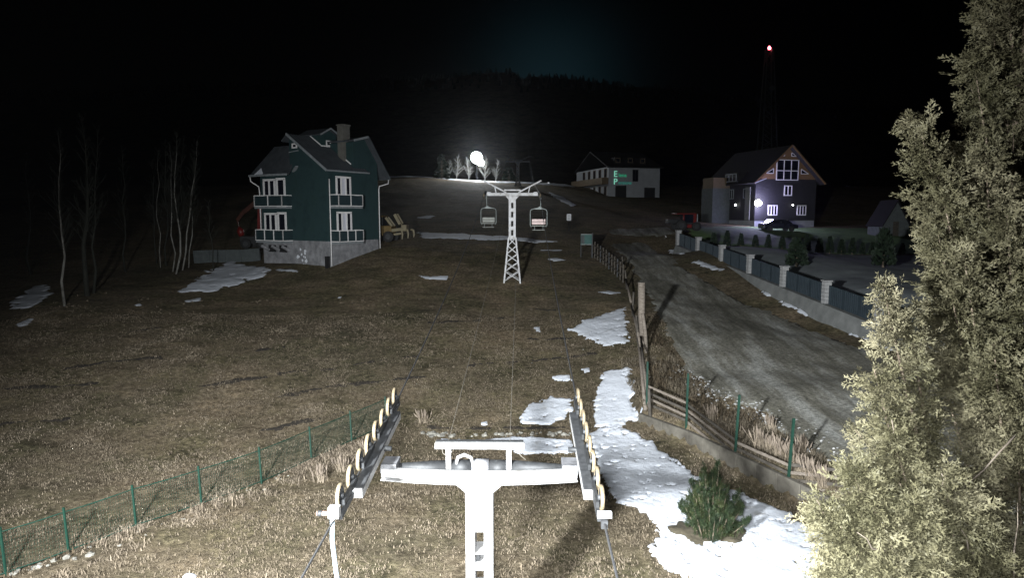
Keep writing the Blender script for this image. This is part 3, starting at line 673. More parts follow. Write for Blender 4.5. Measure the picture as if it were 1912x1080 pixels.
# sheave trains: 8 hold-down wheels each
def rope_z(y): return 4.33 - P1.z + (y + 2.55) * .077 + .0
for s in (-1, 1):
    X = s * 2.07
    rk = MB(); y0, y1 = -1.75, 1.75
    rk.bar((s * 1.93, y0, rope_z(y0) - .02), (s * 1.93, y1, rope_z(y1) - .02), .17, .17); o = rk.build('rocker_beam', 'greysteel', py1, bevel=.01)
    MB().bar((s * 1.93, y0 - .012, rope_z(y0) - .02), (s * 1.93, y0 - .002, rope_z(y0) - .02), .172, .172).build('end_plate', 'whitenear', o)
    MB().bar((s * 1.843, y0, rope_z(y0) - .05), (s * 1.843, y1, rope_z(y1) - .05), .006, .12).build('side_plate', 'whitenear', o)
    MB().tube((s * 1.7, 0, rope_z(0) - .02), (s * 2.1, 0, rope_z(0) - .02), .05, n=10).build('pivot_pin', 'darksteel', o, True)
    for k in range(4):
        yc = -1.95 + k * 1.3; MB().bar((s * 2.0, yc - .42, rope_z(yc - .42) + .13), (s * 2.0, yc + .42, rope_z(yc + .42) + .13), .05, .1).build('bogie_link', 'darksteel', py1)
    MB().bar((s * 2.02, -2.5, rope_z(-2.5) - .03), (s * 2.02, -1.6, rope_z(-1.6) - .03), .07, .09).build('catcher_bar', 'greysteel', py1)
    MB().bar((s * 2.02, 1.7, rope_z(1.7) - .03), (s * 2.02, 2.5, rope_z(2.5) - .03), .06, .08).build('catcher_bar', 'greysteel', py1)
    for k in range(8):
        yc = -2.27 + k * .65; zc = rope_z(yc) + .2; w = MB(); rr = .19
        prof = [(-.028, .8), (-.03, 1.0), (-.014, 1.05), (.014, 1.05), (.03, 1.0), (.028, .8)]
        n = 20; vs, fs = [], []
        for (dx, q_) in prof:
            for j in range(n):
                t = 2 * math.pi * j / n; vs.append((X + dx, yc + math.cos(t) * rr * q_, zc + math.sin(t) * rr * q_))
        m = len(prof)
        for i in range(m):
            for j in range(n): fs.append((i * n + j, i * n + (j + 1) % n, ((i + 1) % m) * n + (j + 1) % n, ((i + 1) % m) * n + j))
        o = w.add(vs, fs).build('sheave', 'rubber', py1, True)
        MB().tube((X - .024, yc, zc), (X + .024, yc, zc), rr * .81, n=18).build('hub', 'darksteel', o)
        MB().tube((X - .06, yc, zc), (X + .06, yc, zc), .045, n=8).build('axle_cap', 'greysteel', o, True)
    e = MB(); yc = -2.6
    if s < 0:
        e.box(X - .09, X + .08, yc - .07, yc + .07, rope_z(yc) + .02, rope_z(yc) + .2); e.build('rope_guide', 'whitenear', py1, bevel=.01)
        MB().tube((X - .1, yc, rope_z(yc) + .08), (X - .28, yc, rope_z(yc) + .08), .04, n=10).build('switch_stub', 'rust', py1, True)
        MB().tube((X - .19, yc, rope_z(yc) + .08), (X - .26, yc, rope_z(yc) + .08), .046, n=10).build('switch_cap', 'darksteel', py1, True)
        MB().path([(X - .02, yc - .05, rope_z(yc) + .05), (X - .02, yc - .1, rope_z(yc) - .3), (X + .03, yc - .12, rope_z(yc) - .8), (X + .1, yc - .1, rope_z(yc) - 1.4), (X + .2, yc, rope_z(yc) - 2.6), (X + .3, yc + .1, -P1.z + .05)], .035, 8).build('hose', 'hose', py1, True)
    else:
        e.box(X - .1, X + .12, yc - .05, yc + .03, rope_z(yc) + .05, rope_z(yc) + .15); e.build('rope_guide', 'whitenear', py1, bevel=.006)
        MB().box(X - .05, X + .05, yc - .12, yc - .04, rope_z(yc) - .08, rope_z(yc) + .04).build('catcher_end', 'greysteel', py1)

# ---- lattice pylons further up the slope
def lattice_pylon(label, loc, hl, hc, sc=1.0, full=True):
    t = thing('lift_pylon', label, 'lift pylon', loc, LROT, 'chairlift pylons')
    w0, w1 = .62 * sc, .27 * sc
    lg = []
    for sx in (-1, 1):
        for sy in (-1, 1):
            MB().bar((sx * w0, sy * w0, -.3), (sx * w1, sy * w1, hl), .11 * sc).build('leg', 'white', t)
    k = 5
    for face in range(4):
        b = MB()
        for i in range(k):
            za, zb = hl * (i / k) ** .92, hl * ((i + 1) / k) ** .92
            wa, wb = w0 + (w1 - w0) * za / hl, w0 + (w1 - w0) * zb / hl
            for sg in (-1, 1):
                p, q_ = (sg * wa, -wa, za), (-sg * wb, -wb, zb); a = face * math.pi / 2
                rot = lambda v: (v[0] * math.cos(a) - v[1] * math.sin(a), v[0] * math.sin(a) + v[1] * math.cos(a), v[2])
                b.bar(rot(p), rot(q_), .05 * sc)
        b.build('bracing', 'white', t)
    c = MB(); H = hl + hc
    c.box(-.26 * sc, -.085 * sc, -.24 * sc, .24 * sc, hl - .1, H); c.box(.085 * sc, .26 * sc, -.24 * sc, .24 * sc, hl - .1, H)
    for i in range(5):
        z = hl + hc * (i / 4.6); c.box(-.084 * sc, .084 * sc, -.235 * sc, .235 * sc, z - .1, z + .16)
    c.build('column', 'white', t)
    g = MB(); g.prism([(-.262 * sc, -.245, H - .28), (.262 * sc, -.245, H - .28), (.5 * sc, -.245, H - .02), (-.5 * sc, -.245, H - .02)], (0, .49, 0)); g.build('gusset', 'white', t)
    MB().box(-1.9, 1.9, -.16, .16, H, H + .22).build('cross_beam', 'white', t, bevel=.01)
    for s in (-1, 1):
        MB().box(s * 1.72 - .14, s * 1.72 + .14, -.18, .18, H + .222, H + .28).build('clamp_plate', 'white', t)
        MB().bar((s * .45, 0, H + .24), (s * 2.15, 0, H + 1.12), .1).build('mast_arm', 'white', t)
        MB().bar((s * 1.2, 0, H + .23), (s * 1.3, 0, H + .66), .07).build('arm_brace', 'white', t)
        rk = MB(); rk.bar((s * 1.98, -1.0, H - .05), (s * 1.98, 1.0, H + .22), .1, .12); rk.build('rocker_beam', 'darksteel', t)
        for j in range(4):
            yy = -.9 + j * .6; MB().tube((s * 2.05 - .04, yy, H + .1 + yy * .135), (s * 2.05 + .04, yy, H + .1 + yy * .135), .19, n=14).build('sheave', 'rubber' if j == 0 else 'darksteel', t, True)
    MB().bar((-.62, 0, H + .42), (.62, 0, H + .42), .1).build('tie_bar', 'white', t)
    MB().bar((1.85, .1, H + .93), (2.75, .1, H + .93), .06).build('outrigger', 'greysteel', t)
    MB().box(2.62, 2.74, .04, .16, H + .9, H + 1.0).build('outrigger_cap', 'white', t)
    return t, H
p2 = Vector((0.02, 50, hz(0.02, 50)))
py2, H2 = lattice_pylon('white lattice-footed lift pylon with two chairs hanging beside it', p2, 10.5 - 3.25 - p2.z, 3.1)
p3y = 118.0; p3x = at(967, 300, p3y).x; p3 = Vector((p3x, p3y, hz(p3x, p3y)))
Hd3 = at(967, 303, p3y).z
py3, H3 = lattice_pylon('dim distant lift pylon standing on the crest by the ski lamp', p3, 1.0, max(2.5, Hd3 - p3.z - 1.0))
for ch in py3.children:
    ch.data = ch.data.copy(); ch.data.materials.clear(); ch.data.materials.append(M['greysteel'])
# ---- haul ropes and signal wires
def rope(name, label, pts, r, mat, grp):
    c = []
    for i in range(len(pts) - 1):
        a, b, sag = Vector(pts[i][:3]), Vector(pts[i + 1][:3]), pts[i][3]; n = 14 if sag else 1
        for j in range(n):
            t = j / n; p = a.lerp(b, t); p.z -= sag * 4 * t * (1 - t); c.append(p)
    c.append(Vector(pts[-1][:3])); o = MB().path(c, r, 6).build(name, mat); return tag(o, label, 'cable', grp)
def lp(x, y, z, base=P1):  # local of near pylon -> world
    c_, s_ = math.cos(LROT), math.sin(LROT); return (base.x + x * c_ - y * s_, base.y + x * s_ + y * c_, base.z + z)
for s, lab in ((-1, 'dark steel haul rope running up the left side of the lift line'), (1, 'dark steel haul rope running up the right side of the lift line')):
    a0 = lp(s * 2.07, -17.0, rope_z(-3) - .5); a1 = lp(s * 2.07, -2.6, rope_z(-2.6)); a2 = lp(s * 2.07, 2.5, rope_z(2.5))
    b1 = lp(s * 2.05, -1, H2 - .05, p2); b2 = lp(s * 2.05, 1, H2 + .25, p2); c1 = lp(s * 2.05, -1, H3 - .05, p3); c2 = lp(s * 2.05, 30, H3 + 5, p3)
    rope('haul_rope', lab, [a0 + (.05,), a1 + (0,), a2 + (.45,), b1 + (0,), b2 + (.8,), c1 + (.3,), c2 + (0,)], .019, 'cable', 'haul ropes of the chairlift')
rope('signal_wire', 'thin pale wire from the left end of the white rail to the lattice pylon', [lp(-.6, .05, BZ + .56) + (.25,), lp(-.2, -.2, H2 + .3, p2) + (0,)], .0055, 'wire', 'signal wires')
rope('signal_wire', 'thin pale wire from the right end of the white rail to the lattice pylon', [lp(.58, .05, BZ + .56) + (.25,), lp(.5, -.2, H2 + .3, p2) + (0,)], .0055, 'wire', 'signal wires')
# ---- chairs
def chair(label, loc, s, seatmat, drop):
    t = thing('lift_chair', label, 'chair', loc, LROT, 'chairs hanging on the lift')
    MB().box(-.06, .06, -.12, .12, -.06, .08).build('grip', 'greysteel', t)
    ox = -s * .13
    MB().path([(0, 0, -.02), (s * .02, 0, -.3), (0, 0, -drop)], .032, 8).build('hanger', 'chairframe', t, True)
    zt = -drop; w = .6
    fr = MB(); pts = [(0, 0, zt), (ox - w * .6, 0, zt - .1), (ox - w * .92, 0, zt - .17), (ox - w, 0, zt - .32), (ox - w, 0, zt - 1.25), (ox - w * .86, 0, zt - 1.4)]
    fr.path(pts, .03, 7); fr.path([(0, 0, zt)] + [(2 * ox - p[0], p[1], p[2]) for p in pts[1:]], .03, 7); fr.build('frame', 'chairframe', t, True)
    g = MB(); g.prism([(ox - .3, -.02, zt - .13), (ox + .3, -.02, zt - .13), (0, -.02, zt + .1)], (0, .04, 0)); g.build('gusset', 'chairframe', t)
    for k in range(2): MB().bar((ox - w * .8, .05, zt - .92 - k * .2), (ox + w * .8, .05, zt - .92 - k * .2), .05, .17).build('back_slat', seatmat, t)
    for k in range(3): MB().bar((ox - w * .82, -.08 - k * .15, zt - 1.3), (ox + w * .82, -.08 - k * .15, zt - 1.3), .13, .05).build('seat_slat', 'seat', t)
    for q_ in (-1, 1):
        MB().path([(ox + q_ * w, 0, zt - .95), (ox + q_ * w * .98, -.45, zt - .98)], .02, 6).build('armrest', 'chairframe', t)
        MB().path([(ox + q_ * w * .5, -.4, zt - 1.32), (ox + q_ * w * .5, -.5, zt - 1.6)], .018, 6).build('footrest_strut', 'chairframe', t)
    MB().tube((ox - .45, -.5, zt - 1.6), (ox + .45, -.5, zt - 1.6), .022, n=6).build('footrest', 'seat', t)
    return t
def on_rope(s, y):
    b = Vector(lp(s * 2.05, -1, H2 - .05, p2)); a = Vector(lp(s * 2.07, 2.5, rope_z(2.5))); b2 = Vector(lp(s * 2.05, 1, H2 + .25, p2))
    if y < b.y:
        t = (y - a.y) / (b.y - a.y); p = a.lerp(b, t); p.z -= .45 * 4 * t * (1 - t); return p
    c = Vector(lp(s * 2.05, -1, H3 - .05, p3)); t = (y - b2.y) / (c.y - b2.y); p = b2.lerp(c, t); p.z -= .8 * 4 * t * (1 - t); return p
chair('grey slatted lift chair hanging left of the lattice pylon', on_rope(-1, 53.0), -1, 'seat', 1.15)
chair('lift chair with faded pink backrest hanging right of the lattice pylon', on_rope(1, 48.0), 1, 'seatpink', .62)

# ================================================================== FENCES AND WALLS AT THE YARD
# ---- green wire mesh fence on the left
gf = thing('mesh_fence', 'long green wire mesh fence with green posts along the left of the yard', 'fence', (0, 0, 0))
fpx = [(-110, 1118, -128, 1040), (12, 1076, -4, 996), (129, 1034, 103, 948), (255, 986, 236, 906), (377, 945, 362, 866), (489, 904, 478, 826), (582, 860, 573, 798), (657, 826, 653, 764), (722, 796, 724, 738)]
fp = []
for (bx, by, tx, ty) in fpx:
    p = gnd(bx, by); lean = (tx - bx) / 80.0
    top = Vector((p.x - .04, p.y - .02, p.z + 1.28)); fp.append((p, top))
    MB().bar(p - Vector((0, 0, .2)), top, .05, .045, (0, 1, 0)).build('post', 'green', gf)
for i in range(len(fp) - 1):
    (a, at_), (b, bt) = fp[i], fp[i + 1]; w = MB()
    L_ = (b - a).length; n = max(4, int(L_ / .065))
    P = lambda u, h: a.lerp(b, u).lerp(at_.lerp(bt, u), h) 
    for k in range(1, n):
        u = k / n; w.path([P(u, .05), P(u, .9)], .0029, 3, False)
    for h in np.linspace(.05, .9, 12): w.path([P(0, h), P(1, h)], .0029, 3, False)
    w.build('mesh_panel', 'green', gf)
    for h, nm in ((.9, 'top_wire'), (.07, 'bottom_wire')):
        MB().path([P(0, h), P(.5, h - .015), P(1, h)], .016, 5).build(nm, 'green', gf)
# return leg of the fence turning away behind the sheaves
# ---- low kerb wall under the bank
kw = thing('kerb_wall', 'low pale concrete kerb wall between the snowy yard and the road bank', 'wall', (0, 0, 0))
ws = []
for i in range(len(WALL) - 1):
    (x0, y0), (x1, y1) = WALL[i], WALL[i + 1]; n = 3 if i else 2
    for k in range(n):
        t0, t1 = k / n + .003, (k + 1) / n - .003
        a = Vector((x0 + (x1 - x0) * t0, y0 + (y1 - y0) * t0, 0)); b = Vector((x0 + (x1 - x0) * t1, y0 + (y1 - y0) * t1, 0)); zt = .62
        a.z = b.z = zt / 2 - .12; MB().bar(a, b, .16, zt + .24).build('concrete_section', 'kerb', kw, bevel=.02)
# ---- green posts with weathered rails on the bank
bf = thing('post_and_rail_fence', 'green metal posts with grey wooden rails along the road bank', 'fence', (0, 0, 0))
bp_ = []
for (bx, by, tx, ty, Y) in ((1207, 768, 1209, 676, 27.7), (1281, 798, 1285, 698, 25.5), (1371, 853, 1382, 738, 22.9), (1470, 903, 1484, 782, 20.6), (1620, 985, 1640, 850, 18.2)):
    b = at(bx, by, Y); b.z = hz(b.x, b.y); tp = at(tx, ty, Y); top = Vector((b.x + (tp.x - b.x) * .8, Y, tp.z)); bp_.append(b)
    MB().bar(b - Vector((0, 0, .2)), top, .075, .06, (0, 1, 0)).build('post', 'green', bf)
for i in range(len(bp_) - 1):
    for k in range(4):
        h = .12 + k * .24; a, b = bp_[i], bp_[i + 1]; off = Vector((.07, .08, 0)); r = lambda: Vector((0, 0, RND.uniform(-.05, .05)))
        MB().bar(a + off + Vector((0, 0, h)) + r(), b + off + Vector((0, 0, h)) + r(), .03, .1).build('rail', 'wood' if (k + i) % 2 else 'wooddark', bf)
# ---- split log fence between slope and road
lf = thing('log_fence', 'leaning weathered log fence between the slope and the road', 'fence', (0, 0, 0))
def logp(p, q_, r0, r1, nm='log', mat='wood', par=lf):
    p, q_ = Vector(p), Vector(q_); m = p.lerp(q_, .5) + Vector((RND.uniform(-.05, .05), RND.uniform(-.05, .05), 0))
    return MB().path([p, m, q_], [r0, (r0 + r1) / 2, r1], 8).build(nm, mat, par, True)
pst = gnd(1202, 648); topz = at(1198, 528, pst.y)
logp((pst.x, pst.y, pst.z - .3), (topz.x, pst.y, topz.z), .17, .2, 'thick_post')
a = gnd(1205, 655); logp((a.x, a.y - .3, a.z - .1), at(1200, 586, a.y - .3), .1, .09, 'short_post')
b0 = gnd(1212, 775); b1 = gnd(1180, 590)
for k, (p_, q_) in enumerate((((1213, 776), (1196, 655)), ((1196, 660), (1178, 560)), ((1178, 575), (1168, 505)), ((1205, 770), (1186, 600)))):
    g0 = gnd(*p_); g1 = gnd(*q_) if q_[1] > 560 else gnd(q_[0], q_[1] + 40)
    dz = (.75, .95, .9, .25)[k]
    logp(g0 + Vector((0, 0, dz * .4)), g1 + Vector((0, 0, dz)), .075, .06, 'rail', 'wood')
for (px, py, h_) in ((1215, 782, 1.3), (1192, 640, 1.5), (1181, 590, 1.5), (1170, 540, 1.4), (1163, 512, 1.4)):
    g0 = gnd(px, py); logp(g0 - Vector((0, 0, .2)), g0 + Vector((RND.uniform(-.2, .05), RND.uniform(-.15, .15), h_)), .08, .06, 'post', 'wooddark')
# ---- dark picket posts further up beside the road
pf = thing('picket_fence', 'row of thin dark posts beside the upper road', 'fence', (0, 0, 0))
for k in range(12):
    t = k / 11; g0 = gnd(1105 + 58 * t, 480 + 48 * t ** 1.2); MB().bar(g0 - Vector((0, 0, .2)), g0 + Vector((0, 0, 1.45 + RND.uniform(-.1, .1))), .1, .08).build('post', 'greysteel' if k % 3 == 0 else 'wooddark', pf)
g0, g1 = gnd(1105, 480), gnd(1163, 528)
for h in (.5, 1.15): MB().bar(g0 + Vector((0, .06, h)), g1 + Vector((0, .06, h)), .03, .08).build('rail', 'wooddark', pf)
# teal notice board and little white notice
tb = gnd(1104, 482); tz = at(1094, 447, tb.y)
t = thing('notice_board', 'teal board with pale top and bottom edges at the head of the picket fence', 'sign', tb)
MB().box(-.95, .02, -.05, .05, tz.z - tb.z - .42, tz.z - tb.z + .4).build('board', 'teal', t)
for z, h in ((.43, .05), (-.46, .05)): MB().box(-.95, .0, -.07, .03, tz.z - tb.z + z - h / 2, tz.z - tb.z + z + h / 2).build('edge_strip', 'chairframe', t)
MB().box(.03, .12, -.05, .05, -.2, tz.z - tb.z + .55).build('post', 'greysteel', t)
MB().box(-.95, -.87, .052, .12, -.2, tz.z - tb.z + .4).build('post', 'darksteel', t)
MB().box(-.94, -.62, -.058, -.052, tz.z - tb.z - .38, tz.z - tb.z + .38).build('pale_panel', 'shedboard', t)
nb = gnd(1062, 432); nz_ = at(1062, 406, nb.y)
t = thing('notice_sign', 'small white printed notice on a dark post beside the slope', 'sign', nb)
MB().tube((0, 0, -.2), (0, 0, nz_.z - nb.z + .25), .04, n=8).build('post', 'darksteel', t)
s_ = nb.y / F; MB().box(-4 * s_, 4 * s_, -.08, -.05, nz_.z - nb.z - 6 * s_, nz_.z - nb.z + 6 * s_).build('panel', 'signwhite', t)
for k in range(4):
    z = nz_.z - nb.z + (3.6 - 2.2 * k) * s_; MB().box(-2.6 * s_, 2.6 * s_, -.086, -.081, z - .45 * s_, z + .45 * s_).build('print_line', 'ink', t)
mk = gnd(1241, 447); t = thing('road_marker', 'tiny bright reflector post beside the upper road', 'marker post', mk)
MB().bar((0, 0, -.1), (.05, 0, .55), .07).build('stake', 'wooddark', t); MB().bar((.05, -.05, .38), (.14, -.05, .2), .13, .1).build('reflector', 'white', t)

# ---- garden fence with stone pillars on the right of the road
gd_ = thing('garden_fence', 'blue-grey panel fence with pale stone pillars on a concrete plinth', 'fence', (0, 0, 0))
pil = []
for i in range(-0, 9):
    x, y = FX(i); bz = 6.0 - .098 * (65 - y)
    pil.append(Vector((x, y, bz)))
fdir = (pil[-1] - pil[0]); fdir.z = 0; fdir.normalize(); fn = Vector((-fdir.y, fdir.x, 0))
frz = math.atan2(fdir.y, fdir.x)
def obox(c, w, d, z0, z1, rz=frz):
    b = MB(); u = Vector((math.cos(rz), math.sin(rz), 0)) * w / 2; v = Vector((-math.sin(rz), math.cos(rz), 0)) * d / 2
    pts = [Vector((c.x, c.y, z0)) + s1 * u + s2 * v for s1, s2 in ((-1, -1), (1, -1), (1, 1), (-1, 1))]
    return b.prism(pts, (0, 0, z1 - z0))
for i, p in enumerate(pil):
    for k in range(6):
        j = RND.uniform(-.012, .012); obox(p, .42 + j, .42 + j, p.z + k * .225 + .004, p.z + (k + 1) * .225 - .008).build('stone_block', 'pillar', gd_, bevel=.015)
    obox(p, .5, .5, p.z + 1.352, p.z + 1.44).build('pillar_cap', 'pillar', gd_, bevel=.015)
for i in range(len(pil) - 1):
    a, b = pil[i].lerp(pil[i + 1], .05), pil[i].lerp(pil[i + 1], .95)
    for k in range(3):
        p, q_ = a.lerp(b, k / 3 + .003), a.lerp(b, (k + 1) / 3 - .003); w = MB()
        w.prism([p + fn * .02 + Vector((0, 0, .03)), q_ + fn * .02 + Vector((0, 0, .03)), q_ + fn * .02 + Vector((0, 0, 1.18)), p + fn * .02 + Vector((0, 0, 1.18))], -fn * .03)
        for r_ in range(1, 8):
            c0 = p.lerp(q_, r_ / 8) + fn * .035; w.bar(c0 + Vector((0, 0, .05)), c0 + Vector((0, 0, 1.16)), .05, .03)
            c0 = c0 - fn * .07; w.bar(c0 + Vector((0, 0, .05)), c0 + Vector((0, 0, 1.16)), .05, .03)
        w.build('panel', 'bluepanel', gd_)
    p, q_ = pil[i], pil[i + 1]; road_side = -fn if (-fn).x < 0 else fn
    w = MB(); o1 = -road_side * .25; o2 = road_side * .28; o3 = road_side * .75; dn = Vector((0, 0, -1.45))
    w.prism([p + o1 + dn, p + o3 + dn, p + o2 + Vector((0, 0, -.004)), p + o1 + Vector((0, 0, -.004))], (q_ - p) * .998); w.build('plinth', 'concrete', gd_)

# ================================================================== BUILDINGS
def window(par, mat_f, c, right, out, w, h, lights, fw=.09, nm='window', shutter=None):
    """window lying in a wall: c centre of its foot on the wall, right / out unit vectors, frame parts + panes"""
    right, out, up = Vector(right), Vector(out), Vector((0, 0, 1)); c = Vector(c) + out * .03
    fr = MB(); B = lambda p, q_, ww: fr.bar(p, q_, ww, .09, out)
    B(c - right * w / 2 + up * 0, c - right * w / 2 + up * h, fw); B(c + right * w / 2, c + right * w / 2 + up * h, fw)
    B(c - right * (w / 2 + fw / 2) + up * (h), c + right * (w / 2 + fw / 2) + up * (h), fw); B(c - right * (w / 2 + fw / 2), c + right * (w / 2 + fw / 2), fw)
    for k in range(1, lights): x = -w / 2 + w * k / lights; B(c + right * x + up * fw / 2, c + right * x + up * (h - fw / 2), fw * .9)
    o = fr.build(nm, mat_f, par)
    for k in range(lights):
        x0 = -w / 2 + w * k / lights; x1 = x0 + w / lights; p = c - out * .025
        m = 'shutter' if shutter == k else 'glass'
        MB().prism([p + right * x0, p + right * x1, p + right * x1 + up * h, p + right * x0 + up * h], out * .015).build('pane', m, o)
    return o
def balcony(par, c, right, out, w, d, h, n, mat_r='offwhite'):
    """slab on the wall, posts, rails and panels; c middle of the wall line at floor level"""
    right, out, up = Vector(right), Vector(out), Vector((0, 0, 1)); c = Vector(c)
    sl = MB(); sl.prism([c - right * w / 2, c + right * w / 2, c + right * w / 2 + out * d, c - right * w / 2 + out * d], up * -.14); o = sl.build('balcony', 'fascia', par)
    corners = [c - right * w / 2, c - right * w / 2 + out * d, c + right * w / 2 + out * d, c + right * w / 2]
    r = MB()
    for i in range(3):
        a, b = corners[i], corners[i + 1]
        for z in (.06, h): r.bar(a + up * z, b + up * z, .06)
        k = n if i == 1 else 1
        for j in range(k + 1):
            if i != 1 and (j == 0) == (i == 0): continue
            p = a.lerp(b, j / k); r.bar(p + up * .03, p + up * (h - .03), .06)
        nn = (b - a).normalized().cross(up)
        for j in range(k):
            p, q_ = a.lerp(b, j / k + .02), a.lerp(b, (j + 1) / k - .02)
            MB().prism([p + up * .1, q_ + up * .1, q_ + up * (h - .05), p + up * (h - .05)], nn * .012).build('rail_panel', 'railpanel', o)
    r.build('railing', mat_r, o); return o
def slab(par, pts, t, mat, nm='roof'):
    n = (Vector(pts[1]) - Vector(pts[0])).cross(Vector(pts[2]) - Vector(pts[0])).normalized()
    if n.z < 0: n = -n
    return MB().prism(pts, n * -t).build(nm, mat, par)

# ---- green house: local x runs along the right face, local y along the left face
AL = math.radians(32)
hc = at(617, 499, 54.0); HZ = 4.6
gh = thing('green_house', 'dark green two storey house with steep gables and white balconies', 'house', (hc.x, hc.y, HZ), math.pi / 2 - AL)
MB().box(0, 5.7, 0, 8.3, 2.2, 7.85).build('wall', 'housegreen', gh)
base = MB().box(.03, 5.67, .03, 8.27, -1.2, 2.197).build('basement', 'block', gh)
MB().box(.02, .06, 5.2, 6.2, 1.15, 1.75).build('basement_opening', 'black', base); MB().box(.02, .06, 6.6, 7.6, 1.15, 1.75).build('basement_opening', 'black', base)
sm = random.Random(5)
for k in range(11):
    y, z = 3.2 + sm.gauss(0, .28), .9 + sm.gauss(0, .35); r = sm.uniform(.06, .16)
    pts = [(.028, y + math.cos(t * 1.047) * r * sm.uniform(.6, 1.4), z + math.sin(t * 1.047) * r * sm.uniform(.7, 1.8)) for t in range(6)]
    MB().prism(pts, (-.012 - k * .0015, 0, 0)).build('plaster_smear', 'plaster', base)
MB().box(-.35, .05, .05, .25, -.3, 1.0).build('basement_door_reveal', 'black', base)
# gable volumes
MB().prism([(.004, .004, 7.85), (.004, .004, 8.05), (.004, 4.07, 10.78), (.004, 4.45, 10.5), (.004, 4.45, 7.85)], (3.6, 0, 0)).build('gable_wall', 'housegreen', gh)
MB().prism([(2.9, .006, 7.85), (2.9, .006, 10.38), (4.2, .006, 10.74), (5.694, .006, 8.78), (5.694, .006, 7.85)], (0, 3.4, 0)).build('gable_wall', 'housegreen', gh)
# roofs
zA = lambda y: 7.9 + (y + .45) * (10.95 - 7.9) / 4.52
ra = slab(gh, [(-.55, -.45, zA(-.45)), (4.2, -.45, zA(-.45)), (4.2, 4.07, 10.95), (-.55, 4.07, 10.95)], .14, 'sheet')
for k in range(17):
    x = -.4 + k * .28; MB().bar((x, -.44, zA(-.44) + .025), (x, 4.05, zA(4.05) + .025), .035, .05).build('seam', 'sheet', ra)
MB().bar((-.58, -.5, zA(-.5) - .02), (-.58, 4.1, zA(4.1) - .02), .05, .2).build('barge_board', 'fascia', ra)
MB().bar((-.5, -.5, zA(-.45) - .06), (4.2, -.5, zA(-.45) - .06), .09, .12).build('gutter', 'fascia', ra)
slab(gh, [(-.55, 4.08, 10.95), (3.6, 4.08, 10.95), (3.6, 4.75, 10.42), (-.55, 4.75, 10.42)], .12, 'sheet')
rb = slab(gh, [(-.6, 4.0, 7.72), (-.6, 8.9, 7.72), (1.3, 7.9, 10.25), (1.3, 4.452, 10.25)], .14, 'sheet')
MB().bar((-.66, 4.1, 7.66), (-.66, 8.95, 7.66), .1, .16).build('gutter', 'fascia', rb)
slab(gh, [(-.6, 8.9, 7.72), (6.3, 8.9, 7.72), (1.3, 7.9, 10.25)], .12, 'sheet')
slab(gh, [(1.31, 4.6, 10.25), (1.31, 7.9, 10.25), (6.3, 8.9, 7.72), (6.3, 4.0, 7.72)], .12, 'sheet')
MB().prism([(-.58, 8.3, 7.75), (-.58, 7.2, 7.78), (-.25, 7.8, 8.28)], (.02, 0, .05)).build('snow_on_roof', 'snow', rb)
MB().bar((-.02, 4.0, 7.9), (-.25, 3.3, 8.3), .25, .1).build('valley_cap', 'fascia', rb)
rc = slab(gh, [(4.2, -.45, 10.92), (4.2, 8.2, 10.92), (6.76, 8.2, 7.5), (6.76, -.45, 7.5)], .13, 'sheet')
MB().bar((4.2, -.48, 10.88), (6.78, -.48, 7.46), .04, .14).build('barge_board', 'sheet', rc)
slab(gh, [(2.55, -.45, 10.5), (2.55, 4.4, 10.5), (4.19, 4.4, 10.92), (4.19, -.45, 10.92)], .12, 'sheet')
MB().bar((2.52, -.48, 10.44), (4.2, -.48, 10.87), .05, .18).build('barge_board', 'fascia', rc)
MB().bar((6.8, -.45, 7.46), (6.8, 8.2, 7.46), .1, .1).build('gutter', 'fascia', rc)
# dormer
dm = MB().prism([(1.9, 2.8, 9.6), (3.7, 2.8, 9.6), (3.7, 2.8, 11.15), (2.8, 2.8, 11.6), (1.9, 2.8, 11.15)], (0, 2.6, 0)).build('dormer', 'housegreen', gh)
for x0, x1 in ((1.65, 2.8), (2.8, 3.95)):
    za, zb = (11.06, 11.66) if x0 < 2 else (11.66, 11.06); slab(dm, [(x0, 2.5, za), (x1, 2.5, zb), (x1, 5.4, zb), (x0, 5.4, za)], .1, 'sheet', 'dormer_roof')
    MB().bar((x0, 2.46, za - .04), (x1, 2.46, zb - .04), .05, .13).build('barge_board', 'fascia', dm)
MB().bar((1.88, 2.78, zA(2.78) + .12), (1.88, 4.0, zA(4.0) + .1), .05, .08).build('flashing', 'offwhite', dm)
MB().bar((1.9, 2.76, zA(2.76) + .06), (3.7, 2.76, zA(2.76) + .06), .05, .1).build('flashing', 'offwhite', dm)
window(gh, 'offwhite', (2.95, 2.8, 10.2), (1, 0, 0), (0, -1, 0), .8, .38, 2, .09, 'dormer_window')
window(gh, 'offwhite', (0, 3.75, 9.85), (0, -1, 0), (-1, 0, 0), .5, .3, 1, .1, 'attic_window')
MB().bar((-.03, 4.47, 9.5), (-.03, 3.3, 9.6), .06, .07).build('sill', 'fascia', gh)
MB().bar((2.86, .3, zA(.3) + .15), (2.86, 1.6, zA(1.6) + .15), .06, .08).build('flashing', 'offwhite', gh)
ch = MB().box(2.62, 3.38, .85, 1.55, zA(.85) - .2, 11.75).build('chimney', 'chimney', gh)
MB().box(2.56, 3.44, .79, 1.61, 11.752, 11.86).build('chimney_cap', 'chimney', ch)
